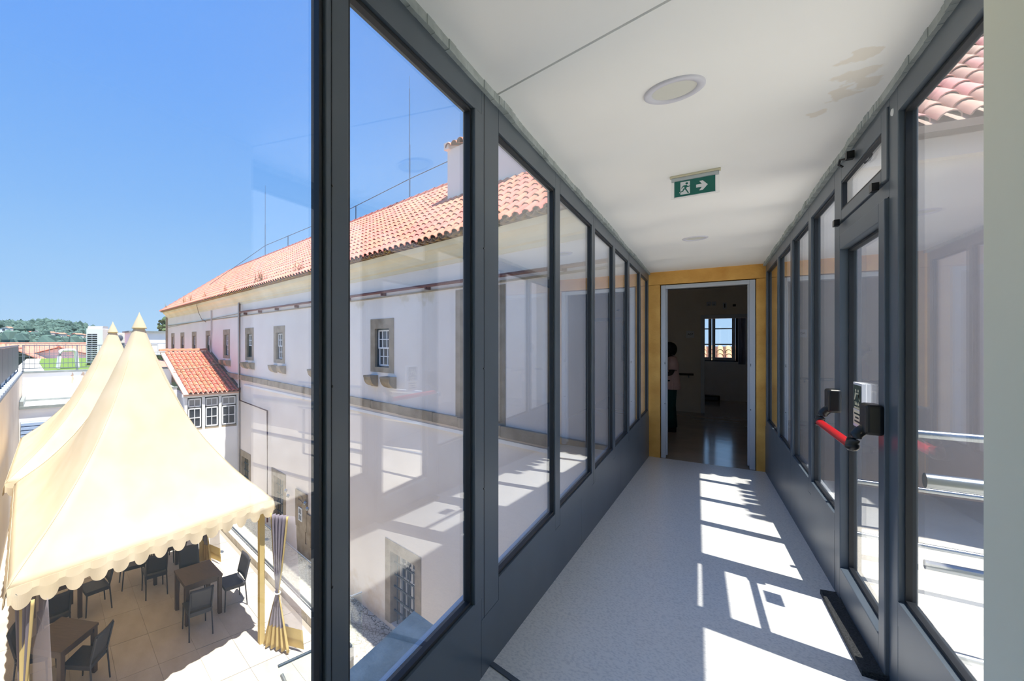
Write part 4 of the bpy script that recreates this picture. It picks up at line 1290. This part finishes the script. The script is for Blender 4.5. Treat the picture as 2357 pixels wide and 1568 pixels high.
# ------------------------------------------------------------------ tables and chairs under the nearer tent
def make_table():
    t = empty('square_table')
    bevel(MB().box(-.345, .345, -.345, .345, .70, .74).build('table_top', M_WOOD, t), .004)
    bevel(MB().box(-.315, .315, -.315, .315, .62, .70).build('apron', M_WOOD, t), .003)
    for x in (-1, 1):
        for y in (-1, 1):
            bevel(MB().box(x * .30 - .035, x * .30 + .035, y * .30 - .035, y * .30 + .035, 0, .70).build('leg', M_WOOD, t), .003)
    return t
def make_chair():
    t = empty('dining_chair')
    bevel(MB().box(-.21, .21, -.21, .21, .43, .46).build('seat', M_CHAIR, t), .008)
    m = MB(); m.grid(lambda u, v: (-.20 + .40 * u, .20 + .10 * v + .02 * math.sin(u * PI), .50 + .38 * v), 8, 6)
    o = m.build('backrest', M_CHAIR, t); o.modifiers.new('thick', 'SOLIDIFY').thickness = .018
    for x in (-1, 1):
        MB().tube([(x * .19, -.18, .44), (x * .20, -.20, 0)], .016, 8, r2=.012).build('leg', M_CHAIR, t)
        MB().tube([(x * .19, .30, .86), (x * .19, .20, .46), (x * .20, .24, 0)], .016, 8, r2=.012).build('leg', M_CHAIR, t)
    MB().box(-.19, .19, -.19, .19, .38, .43).build('seat_frame', M_CHAIR, t)
    return t
tab = make_table(); cha = make_chair()
tables = [(5.85, 4.55, .06, 'bare square brown table near the right front of the nearer tent'),
          (5.22, 6.72, .75, 'bare square brown table at the left front of the nearer tent, turned to its corner'),
          (7.62, 4.75, .05, 'bare square brown table at the back of the nearer tent'),
          (7.15, 6.75, .2, 'bare square brown table at the back left of the nearer tent')]
for i, (s, q, r, lb) in enumerate(tables):
    M_ = Y(s, q, TZ, r)
    if i == 0:
        tab.matrix_local = M_
        tab['label'] = lb; tab['category'] = 'table'; tab['group'] = 'square tables under the tent'
    else:
        copy_tree(tab, M_, None, label=lb, category='table', group='square tables under the tent')
# chair faces its local -y
chairs = [(5.28, 4.72, PI / 2, 'dark chair with its back to the viewer at the right front table'),
          (5.72, 3.95, PI, 'dark chair seen edge-on in the sun at the right of the front table'),
          (6.46, 4.50, -PI / 2, 'dark chair behind the right front table'),
          (4.93, 6.42, PI * .78, 'dark chair turned to the right side of the left front table'),
          (5.50, 7.02, -.30, 'dark chair behind the left front table'),
          (7.02, 5.10, PI / 2, 'dark chair in front of the back table'),
          (7.62, 5.40, 0, 'dark chair at the left of the back table'),
          (8.25, 4.70, -PI / 2, 'dark chair behind the back table'),
          (6.48, 6.80, PI / 2 + .2, 'dark chair in front of the back left table'),
          (7.05, 6.15, PI + .2, 'dark chair at the right of the back left table')]
for i, (s, q, r, lb) in enumerate(chairs):
    # chair local -y must point to its table
    M_ = Y(s, q, TZ, r)
    if i == 0:
        cha.matrix_local = M_
        cha['label'] = lb; cha['category'] = 'chair'; cha['group'] = 'dark chairs under the tent'
    else:
        copy_tree(cha, M_, None, label=lb, category='chair', group='dark chairs under the tent')

# ------------------------------------------------------------------ walls round the court
def railing(name, M, L, label, spacing=.16, H=1.1, post_every=1.9, mt=M_RAIL):
    t = empty(name, M, label=label, category='railing', group='grey railings round the terraces')
    MB().box(0, L, -.03, .03, H - .04, H).build('top_rail', mt, t)
    MB().box(0, L, -.015, .015, .10, .13).build('bottom_rail', mt, t)
    MB().box(0, L, -.012, .012, .30, .325).build('middle_rail', mt, t)
    bm_ = MB().box(-.008, .008, -.008, .008, .12, H - .03).mesh('baluster', mt)
    n = int(L / spacing)
    for i in range(n):
        link(bm_, 'baluster', t, T((i + .5) * spacing, 0, 0))
    pm = MB().box(-.02, .02, -.025, .025, 0, H - .03)
    pm.box(-.05, .05, -.05, .05, 0, .03)
    pm = pm.mesh('post', mt)
    k = int(L / post_every)
    for i in range(k + 1):
        link(pm, 'post', t, T(min(L - .03, .03 + i * post_every), 0, 0))

def court_walls():
    a = empty('wall_court_left', FM, kind='structure', label='cream rendered wall along the left of the court')
    MB().box(-4, 20.3, 7.75, 8.2, ZB, .32).build('wall_face', mat('warm_render', (236, 222, 200), .8, 0, (226, 210, 188), 1, 4), a)
    MB().box(-4, 20.3, 7.70, 8.25, .32, .37).build('coping', M_RAILDARK, a)
    t = empty('slate_screen', FM @ T(4.0, 7.86, .37), label='dark slate screen railing on the left wall of the court', category='railing')
    MB().box(0, 16.0, -.03, .03, 1.05, 1.10).build('top_rail', M_RAIL, t)
    for i in range(8):
        MB().box(i * 2 + .02, i * 2 + 1.98, -.008, .008, .16, 1.04).build('screen_panel', M_RAILDARK, t)
    pm = MB().box(-.02, .02, -.02, .02, 0, 1.05).mesh('post', M_RAIL)
    for i in range(9):
        link(pm, 'post', t, T(max(.02, min(15.98, i * 2)), .035, 0))
    bk = MB().box(-.05, .05, -.08, .02, .0, .08).mesh('foot_bracket', M_SIGNWHITE)
    for i in range(26):
        link(bk, 'foot_bracket', t, T(.3 + i * .6, -.05, .0))
    b = empty('wall_court_far', FM, kind='structure', label='white stepped wall closing the far end of the court')
    MB().box(20.0, 20.4, 1.95, 7.75, ZB, .30).build('upper_face', M_WHITEWALL, b)
    MB().box(19.95, 20.45, 1.95, 7.75, .30, .37).build('coping', M_CONC, b)
    MB().box(17.75, 20.0, 1.9, 7.75, -1.0, -.86).build('ledge', M_WHITEWALL, b)
    MB().box(17.70, 17.80, 1.9, 7.75, -.90, -.80).build('ledge_lip', M_CONC, b)
    MB().box(19.9, 20.0, 1.9, 7.75, -.86, -.78).build('ledge_back', M_CONC, b)
    MB().box(17.75, 19.95, 7.62, 7.75, -.86, -.62).build('ledge_side', M_CONC, b)
    MB().box(17.80, 18.2, 1.9, 7.75, ZB, -1.0).build('lower_face', M_WHITEWALL, b)
    lv = empty('louver_bank', FM @ T(17.70, 4.4, -2.72), label='blue grey louvers in the white wall behind the farther tent', category='louvers')
    MB().box(-.0, .09, 0, 3.3, 0, 1.34).build('recess', M_RAILDARK, lv)
    sm = MB().prism([(-.02, 0), (-.11, -.03), (-.11, .07), (-.02, .11)], 'y', .0, 3.29).mesh('slat', M_LOUVER)
    for i in range(9):
        link(sm, 'slat', lv, T(0, 0, .08 + i * .145))
    add_stain(M_WHITEWALL, [(20.0, 6.0, .05, .22), (20.0, 5.6, .05, .3), (20.0, 5.45, .05, .3), (20.0, 4.95, .05, .28)], (196, 148, 92), 9, (1, 3.0, .55), .7)
court_walls()
MB().box(-6, 20.3, 8.25, 24, ZB, .05).build('floor_left_roof', M_CONC, None, FM, kind='structure', label='flat concrete roof left of the court wall')
MB().box(20.5, 70, 8.3, 60, ZB - .05, -2.5).build('ground_garden', M_GRASS, None, FM, kind='structure', label='grassy ground left of the roof garden')
railing('terrace_railing', FM @ T(20.2, 7.75, .37) @ RZ(-PI / 2), 5.2, 'grey bar railing on the far white wall in front of the grass', .168)
railing('terrace_railing', FM @ T(40, 9.5, .37) @ RZ(-PI / 2), 14, 'distant grey railing behind the grass roof', .5)

def roof_garden():
    MB().box(20.4, 40, .2, 8.2, -.4, .28).build('floor_roof_garden', M_KERB, None, FM, kind='structure', label='pale roof deck beyond the far wall')
    g = MB(); g.prism([(20.45, 6.95), (20.45, 2.6), (39, 2.6), (39, 7.3), (31, 7.3)], 'z', .28, .31)
    g.build('lawn', M_GRASS, None, FM, kind='stuff', label='bright green grass roof behind the far railing', category='grass')
    MB().box(20.45, 39, .25, 2.6, .28, .30).build('floor_bounce_deck', mat('pink_bounce_deck', (214, 150, 130), .8, 0, (200, 136, 118), 2, 4), None, FM, kind='structure', label='terracotta deck added to bounce pink light on the long building')  # unseen deck, added for the pink light it throws on the facade
    # tall white air handling unit
    t = empty('cooling_unit', FM @ T(25.9, 4.55, .31) @ RZ(-.45), label='tall white louvred cooling unit standing on the grass roof', category='cooling unit')
    bevel(MB().box(-.5, .5, -.42, .42, .12, 2.0).build('cabinet', M_SIGNWHITE, t), .01)
    MB().box(-.505, -.40, -.14, .36, .22, 1.72).build('opening', M_BLACK, t)
    for k in range(13):
        MB().box(-.54, -.49, -.14, .36, .28 + k * .112, .32 + k * .112, 0, None).build('slat', M_WHITEMETAL, t)
    MB().box(-.545, -.53, .10, .12, .22, 1.72).build('bar', M_WHITEMETAL, t)
    MB().prism([(-.44, 2.0), (.44, 2.0), (.36, 2.16), (-.36, 2.16)], 'y', -.38, .38).build('top_cowl', M_WHITEMETAL, t)
    for x in (-.4, .4):
        MB().box(x - .05, x + .05, -.4, .4, 0, .12).build('foot', M_WOOD, t)
    # white plastic table standing on its edge
    t = empty('plastic_frame', FM @ T(22.6, 6.08, .34) @ RZ(-PI / 2 + .1), label='white plastic arch shaped stool on the grass behind the railing', category='stool')
    o = MB()
    pts = [(-.40, 0, 0), (-.34, 0, .55), (-.31, 0, .80), (-.22, 0, .86), (.22, 0, .86), (.31, 0, .80), (.34, 0, .55), (.40, 0, 0)]
    for dy, nm in ((-.18, 'front_arch'), (.18, 'rear_arch')):
        m = MB(); m.tube([(x, dy, z) for x, _, z in pts], .07, 8); m.build(nm, M_SIGNWHITE, t)
    MB().box(-.26, .26, -.2, .2, .80, .90).build('seat', M_SIGNWHITE, t)
    t = empty('low_bench', FM @ T(24.2, 4.6, .31), label='small weathered wooden bench beside the cooling unit', category='bench')
    MB().box(-.5, .5, -.2, .2, .22, .27).build('seat', M_STONE, t)
    for x in (-.4, .4): MB().prism([(x - .05, 0), (x + .05, 0), (x + .02, .22), (x - .02, .22)], 'y', -.18, .18).build('leg', M_STONE, t)
    # rooftop cabin and units between the tents
    t = empty('roof_cabin', FM @ T(46, -.6, .3), label='white flat roofed cabin far behind the tents', category='cabin')
    MB().box(-2, 2, -2.2, 1.0, 0, 2.2).build('walls', M_WHITEWALL, t)
    MB().box(-2.2, 2.2, -2.4, 1.2, 2.2, 2.35).build('roof', M_CONC, t)
    MB().box(-2.03, -1.98, -.4, .4, .2, 1.8).build('door', M_RAILDARK, t)
    t = empty('wall_unit', FM @ T(42, 1.6, .3), label='small cream air conditioner box between the two tent peaks', category='air conditioner')
    bevel(MB().box(-.3, .3, -.4, .4, 1.2, 2.1).build('case', M_KERB, t), .02)
    m = MB(); m.lathe([(.0, .02), (.25, .02), (.27, 0)], 16); m.build('fan_grille', M_RAILDARK, t, T(-.31, 0, 1.65) @ RY(-PI / 2))
    MB().box(-.25, .25, -.35, .35, 0, 1.2).build('stand', M_RAILDARK, t)
roof_garden()

# ------------------------------------------------------------------ lean-to with three windows
def leanto():
    B = empty('leanto', FM @ T(16.0, 0, 0), label='white lean-to with an orange tiled roof and three dark framed windows', category='building')
    q1 = 2.32
    MB().box(0.0, 4.4, .02, q1, ZB, -2.05).build('lower_wall', M_WHITEWALL, B)
    MB().box(.02, .3, .02, q1, -2.05, -1.98).build('sill', M_STONE, B)
    MB().box(.0, .25, .02, .14, -2.05, -.62).build('pier', M_SASH, B)
    for q in (.86, 1.56, 2.26):
        MB().box(.0, .25, q - .06, q + .06, -2.05, -.62).build('pier', M_SASH, B)
    MB().box(0, .25, .02, q1, -.70, -.60).build('head', M_SASH, B)
    MB().box(.3, 4.4, q1 - .2, q1, -2.05, -.55).build('side_wall', M_WHITEWALL, B)
    for k, (a, b) in enumerate(((.15, .80), (.92, 1.50), (1.62, 2.20))):
        w = empty('window', T(0, 0, 0), B)
        fr = MB()
        zs = (-1.98, -1.12, -.72)
        for bx in ((a, a + .03, zs[0], zs[2]), (b - .03, b, zs[0], zs[2]), (a, b, zs[0], zs[0] + .03), (a, b, zs[2] - .03, zs[2]), (a, b, zs[1] - .02, zs[1] + .02)):
            fr.box(.04, .12, bx[0], bx[1], bx[2], bx[3])
        fr.build('outer_frame', M_BLACK, w)
        for (z0, z1, rows) in ((zs[0] + .03, zs[1] - .02, 2), (zs[1] + .02, zs[2] - .03, 1)):
            sa = MB(); y0, y1 = a + .03, b - .03
            for bx in ((y0, y0 + .05, z0, z1), (y1 - .05, y1, z0, z1), (y0, y1, z0, z0 + .05), (y0, y1, z1 - .05, z1), ((y0 + y1) / 2 - .014, (y0 + y1) / 2 + .014, z0, z1)):
                sa.box(.03, .09, bx[0], bx[1], bx[2], bx[3])
            if rows == 2: sa.box(.03, .09, y0, y1, (z0 + z1) / 2 - .014, (z0 + z1) / 2 + .014)
            sa.build('sash', M_SASH, w)
            MB().box(.055, .065, y0 + .03, y1 - .03, z0 + .03, z1 - .03).build('pane', M_PANE if rows == 2 else mat('curtained_pane', (150, 150, 150), .3), w)
    MB().box(-.06, .03, -.0, q1 + .1, -.66, -.55).build('gutter', M_SASH, B)
    # roof slope falling towards the viewer
    roof = empty('roof', T(0, 0, 0), B)
    L = math.hypot(4.6, 1.66); pit = math.atan2(1.66, 4.6)
    Mr = T(-.12, 0.0, -.56) @ RZ(-PI / 2) @ Matrix(((-1, 0, 0, 0), (0, 1, 0, 0), (0, 0, 1, 0), (0, 0, 0, 1))) @ RX(pit)
    bed = MB(); bed.box(0, 2.38, 0, L, -.06, .012)
    bed.build('roof_bed', mat('pink_mortar', (206, 168, 150), .9), roof, Mr)
    tiled_slope(roof, Mr, 2.40, L, .2, .36, (222, 132, 100), 300)
    MB().box(0, 4.7, -.02, .12, -.05, .10).build('flashing', mat('dark_flashing', (104, 84, 76), .8), roof, T(-.1, 0, -.50) @ RY(-pit))
    rt = half_tile(.24, .20, .42, n=6).mesh('ridge_tile', [clay_variants((224, 130, 100))[0], M_UNDER])
    for i in range(6):
        link(rt, 'ridge_tile', roof, T(4.5, .1 + i * .38, 1.14))
    MB().tube([(2.0, 2.3, .35), (2.2, 1.2, .40), (2.5, .1, .55)], .02, 5).build('cable', M_STONE, B)
    # white side block with a small panel on the tent side
    t = empty('side_block', FM @ T(17.0, 2.52, 0), label='white block beside the lean-to, next to the tent', category='block')
    MB().box(-.6, .65, 0, .45, TZ, -.28).build('body', M_WHITEWALL, t)
    MB().box(-.62, -.5, -.02, .47, -.30, -.24).build('cap', M_CONC, t)
    MB().box(-.8, -.6, .02, .40, TZ, -1.0).build('panel', M_WHITEMETAL, t)
leanto()

# ------------------------------------------------------------------ outside the near end: ledge, block under it
def near_outside():
    m = MB()
    e0 = Vector((-1.285, 2.12)); d = Vector((.96, -.281))
    p1 = e0 + d * .62
    m.prism([(e0.x, e0.y), (-1.285, -1.7), (-.60, -1.7), (p1.x, p1.y)], 'z', -.06, .10)
    m.build('ledge', mat('stained_ledge', (214, 204, 184), .85, 0, (160, 156, 140), 7, 10, .32, .68, .4, 50), None, None, kind='structure', label='weathered grey concrete ledge outside the near glass')
    MB().box(-1.2, 1.3, -1.7, 1.2, ZB, -.06).build('wall_under_ledge', M_FACADE, None, None, kind='structure', label='white wall under the near ledge')
near_outside()

# ------------------------------------------------------------------ right side: landing, railings, right hand roof
def right_side():
    MB().box(.60, 6.5, 1.377, 6.2, -.05, .245).build('floor_outside_landing', M_PAVE, None, None, kind='structure', label='pale landing outside the exit door')  # widened out of view to bounce sunlight onto the corridor ceiling
    for y, x0, r, lb in ((2.50, .60, .027, 'steel tube railing close outside the large right pane'), (3.75, .64, .022, 'steel tube railing on the far side of the landing')):
        t = empty('tube_railing', T(x0, y, .245), label=lb, category='railing', group='steel tube railings outside the exit door')
        for z in (.86, .56, .26):
            rr = r if z > .8 else r * .62
            MB().tube([(0, 0, z), (1.9, 0, z)], rr, 12).build('tube', M_ALU, t)
        for x in (1.85,):
            MB().tube([(x, .03, 0), (x, .03, .84)], .018, 10).build('post', M_ALU, t)
    # lower annex continuing the facade to the right of the corridor
    MA = Matrix(((-.989, .148, 0, .68), (-.148, -.989, 0, 6.88), (0, 0, 1, 0), (0, 0, 0, 1)))
    t = empty('annex', MA, label='white annex with a pink tiled roof seen through the large right pane', category='building')
    MB().box(-4.6, 0, -.4, 0, ZB, 3.72).build('wall', M_FACADE, t)
    MB().box(-4.6, 0, -.02, .12, 3.40, 3.60).build('cornice', M_FACADE, t)
    roof = empty('roof', T(0, 0, 0), t)
    pit = math.radians(36)
    Mr = T(-4.6, .42, 3.62) @ Matrix(((1, 0, 0, 0), (0, -1, 0, 0), (0, 0, 1, 0), (0, 0, 0, 1))) @ RX(pit)
    MB().box(0, 4.6, .02, 3.6, -.06, .012).build('roof_bed', mat('mortar_bed', (190, 170, 158), .9), roof, Mr)
    tiled_slope(roof, Mr, 4.6, 3.6, .195, .30, (226, 176, 158), 180, rank=lambda c: -c[0])
    # outer wall of the landing and the wing with the tiled eave that shades it
    t = empty('right_wing', T(2.05, 4.7, 0), label='white wing with tiled eaves to the right of the landing', category='building')
    MB().box(0.0, 3.0, 0.0, 1.55, ZB, 5.0).build('walls', M_FACADE, t)
    roof = empty('roof', T(0, 0, 0), t)
    pit = math.radians(28)
    Mr = T(-.36, -.10, 4.98) @ Matrix(((0, 1, 0, 0), (1, 0, 0, 0), (0, 0, 1, 0), (0, 0, 0, 1))) @ RX(pit)
    MB().box(0, 1.75, .03, 3.4, -.06, .012).build('roof_bed', M_UNDER, roof, Mr)
    tiled_slope(roof, Mr, 1.75, 3.4, .195, .36, (226, 146, 120), 300)
right_side()

# ================================================================== DISTANCE
def far_roofs():
    # orange roofed houses beyond the grass roof
    def gabled(M, L, W, zw, zr, label, dark=False):
        t = empty('tiled_house', M, label=label, category='house', group='orange roofed houses beyond the grass roof')
        MB().box(0, L, 0, W, -4, zw).build('walls', M_DARKFRAME if dark else M_WHITEWALL, t)
        MB().prism([(0.05, zw), (W - .05, zw), (W / 2, zr - .15)], 'x', .1, L - .1).build('gable', M_DARKFRAME if dark else M_WHITEWALL, t)
        ov = .6
        for sgn in (0, 1):
            q0 = -ov if sgn == 0 else W + ov
            z0 = zw - ov * (zr - zw) / (W / 2)
            m = MB(); nw = int((L + .8) / .5) * 4
            def fn(u, v, q0=q0, z0=z0):
                return (-.4 + (L + .8) * u, q0 + (W / 2 - q0) * v, z0 + (zr - z0) * v + .06 * abs(math.sin(u * nw * PI / 4)) - .03 * ((v * 12) % 1))
            m.grid(fn, nw * 2, 24)
            o = m.build('roof_slope', M_TILE2, t); o.modifiers.new('thick', 'SOLIDIFY').thickness = .08
        m = MB().tube([(-.4, W / 2, zr + .02), (L + .4, W / 2, zr + .02)], .14, 8); m.build('ridge', M_TILE2, t)
        for k in range(3):
            if not dark: break
            w_ = MB().box(-.05, .0, W * (.3 + .17 * k), W * (.3 + .17 * k) + .7, zw - .5, zw + .45)
            w_.build('window', M_PANE, t)
    gabled(FM @ T(48, -1.0, 0), 16, 14, -.9, 1.15, 'long orange roof behind the grass roof, left of the cooling unit')
    gabled(FM @ T(40.5, 5.6, 0), 6.5, 6.6, -.7, 1.02, 'dark glazed gable house with an orange roof behind the white stool', True)
    gabled(FM @ T(66, 13.5, 0) @ RZ(-PI / 2), 13, 9, -.9, 1.35, 'orange roof at the left edge beyond the slate screen')
far_roofs()

def blob(m, c, r, rz, rnd, mi=0, n=6):
    rings = 4
    vs = []; fs = []
    for i in range(rings + 1):
        a = PI * i / rings
        for k in range(n):
            b = 2 * PI * k / n + rnd.uniform(-.3, .3)
            j = rnd.uniform(.75, 1.2)
            vs.append((c[0] + r * math.sin(a) * math.cos(b) * j, c[1] + r * math.sin(a) * math.sin(b) * j, c[2] + rz * math.cos(a) * rnd.uniform(.85, 1.1)))
    for i in range(rings):
        for k in range(n):
            fs.append((i * n + k, i * n + (k + 1) % n, (i + 1) * n + (k + 1) % n, (i + 1) * n + k))
    m.add(vs, fs, mi, False)

def distance():
    rnd = random.Random(8)
    # work in camera-yaw axes: fwd f, lateral l
    Fw = Vector((-math.sin(CAM_YAW), math.cos(CAM_YAW), 0)); Rt = Vector((math.cos(CAM_YAW), math.sin(CAM_YAW), 0))
    P = lambda l, f, z: Fw * f + Rt * l + Vector((0, 0, z))
    # the wooded hill
    def ridge(l):
        # height of the hill crest, metres, at 420 m
        pts = [(-480, 10), (-420, 16), (-345, 19.5), (-300, 18.5), (-288, 21), (-262, 17.5), (-245, 11), (-225, 6), (-205, 4.5), (-180, 3.0), (-140, 0), (200, -3), (900, -3)]
        for (a, b), (c, d) in zip(pts, pts[1:]):
            if a <= l <= c:
                k = (l - a) / (c - a); k = k * k * (3 - 2 * k); return b + (d - b) * k
        return 10 if l < -480 else -3
    def hz(l, f):
        k = max(0, min(1, (f - 180) / 240)); k = k * k * (3 - 2 * k)
        back = max(0, min(1, (f - 430) / 250))
        return -8 + (ridge(l) + 8 - 3) * k * (1 - .6 * back)
    m = MB()
    m.grid(lambda u, v: P(-1300 + 2040 * u, 120 + 560 * v, hz(-1300 + 2040 * u, 120 + 560 * v)), 80, 24)
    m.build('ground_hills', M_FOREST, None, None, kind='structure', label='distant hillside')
    t = MB()
    for k in range(8200):
        f = rnd.uniform(150, 430); l = rnd.uniform(-2.0, -.26) * f
        if abs(f - 300) < 45 and rnd.random() < .75: continue
        r = rnd.uniform(2.0, 3.6)
        blob(t, P(l, f, hz(l, f) + r * .6), r, r * rnd.uniform(.8, 1.5), rnd)
    for k in range(2600):
        f = rnd.uniform(120, 200); l = rnd.uniform(-2.0, -.30) * f
        r = rnd.uniform(1.2, 2.2); top = rnd.uniform(-1.5, 3.2) + (2.0 if l < -.70 * f else 0)
        blob(t, P(l, f, top - r), r, r * rnd.uniform(1.0, 1.6), rnd)
        blob(t, P(l, f, top - r - 3.0), r * 1.3, 3.0, rnd)
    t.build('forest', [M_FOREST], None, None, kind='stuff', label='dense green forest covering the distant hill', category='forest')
    # villas scattered half way up
    spots = [(12, 758, 1.2), (20, 757, 1), (73, 767, 1.1), (80, 768, 1.2), (84, 766, 1), (100, 772, 1), (110, 768, 1.4), (118, 768, 1), (128, 769, 1.2), (135, 774, 1), (140, 771, 1.4), (155, 776, 1), (168, 775, 1), (178, 772, 1.5), (186, 773, 1.3), (196, 777, 1.4)]
    words = ['leftmost white villa high on the wooded hill', 'small white villa beside the leftmost one on the hill', 'white villa at the left of the village row', 'flat white villa second in the village row',
             'low white house third in the village row', 'cream house below the hilltop', 'wide pink roofed house in the middle of the village', 'low house right of the wide pink one',
             'white house with a pale roof mid village', 'lowest white house mid village', 'large white gabled villa right of mid village', 'small white house amid the right trees',
             'white house near the cooling unit side', 'big cream house at the right of the village', 'cream house with a grey roof at the right end', 'pink roofed house last in the village row']
    for i, (px, py, k) in enumerate(spots):
        f = 282 + (i * 13) % 41; l = (px - 820) / 1015 * f; z = 1.6 - (py - 787) / 1015 * f
        h = empty('hill_villa', Matrix.Translation(P(l, f, z - 4)) @ RZ(CAM_YAW + rnd.uniform(-.5, .5)), label=words[i], category='house', group='villas on the wooded hill')
        w, d, hh = 1.9 * k, 1.6 * k, 1.0
        MB().box(-w, w, -d, d, -1, 4 + hh * .5).build('walls', [M_WHITEWALL, M_KERB, mat('pink_render', (226, 186, 164), .8)][i % 3], h)
        MB().prism([(-w * 1.1, 4 + hh * .5), (w * 1.1, 4 + hh * .5), (0, 4 + hh * .5 + .9)], 'y', -d * 1.1, d * 1.1).build('roof', M_TILE if i % 4 else M_CONC, h)
        MB().box(-w * .5, w * .1, -d - .05, -d, 3.0, 4.1).build('window', M_PANE, h)
    # trees just beyond the building's far corner
    for i, (l, f, hgt, r, lb) in enumerate(((-24.6, 57, 4.6, 2.0, 'thin topped tree rising beside the far corner of the long building'), (-26.5, 62, 2.6, 2.4, 'rounded dark tree beside the far corner, left of the thin one'),
                                           (-30, 66, 2.2, 2.2, 'low tree behind the white roof cabin'))):
        t = empty('garden_tree', Matrix.Translation(P(l, f, -5)), label=lb, category='tree', group='trees beyond the far corner')
        MB().tube([(0, 0, 0), (.1, 0, 3 + hgt * .4), (0, .1, 5 + hgt * .7)], .22, 7, r2=.07).build('trunk', M_BARK, t)
        c = MB()
        for k in range(420):
            a = rnd.uniform(0, 2 * PI); v = rnd.random() ** .7
            zz = 3 + (hgt + 2) * v; rr = r * (1.05 - .75 * v) * math.sqrt(rnd.random())
            p = Vector((rr * math.cos(a), rr * math.sin(a), zz))
            sz = rnd.uniform(.12, .30)
            u = Vector((rnd.uniform(-1, 1), rnd.uniform(-1, 1), rnd.uniform(-1, 1))).normalized(); w = u.orthogonal().normalized()
            c.add([p - u * sz - w * sz * .6, p + u * sz - w * sz * .6, p + u * sz + w * sz * .6, p - u * sz + w * sz * .6], [(0, 1, 2, 3)])
            if k % 6 == 0: blob(c, p, .35, .3, rnd, 0, 5)
        c.build('crown', M_LEAF, t)
distance()

# the low roofs and plain seen from the far window at the back
def back_view():
    t = empty('back_roof', T(0.0, 20.0, 0), label='old tiled roof seen through the far bright window', category='roof')
    Mr = T(-5, 0, -.1) @ RX(math.radians(22))
    roof = empty('slope', T(0, 0, 0), t)
    MB().box(0, 10, 0, 4.0, -.06, .01).build('roof_bed', M_UNDER, roof, Mr)
    tiled_slope(roof, Mr, 10, 4.0, .26, .42, (206, 164, 122), 120, rank=lambda c: abs(c[0] - 5.3))
    MB().box(-5, 5, .1, 8, -5.4, -.3).build('walls', M_FACADE, t)
    MB().box(-250, 900, 60, 1500, -14, -12).build('ground_plain', mat('haze_tinted_plain', (150, 168, 190), .95, 0, (170, 186, 204), .004, 6), None, None, kind='structure', label='plain with haze painted in, far beyond the back window')  # blue-grey base colour stands in for distance haze
back_view()
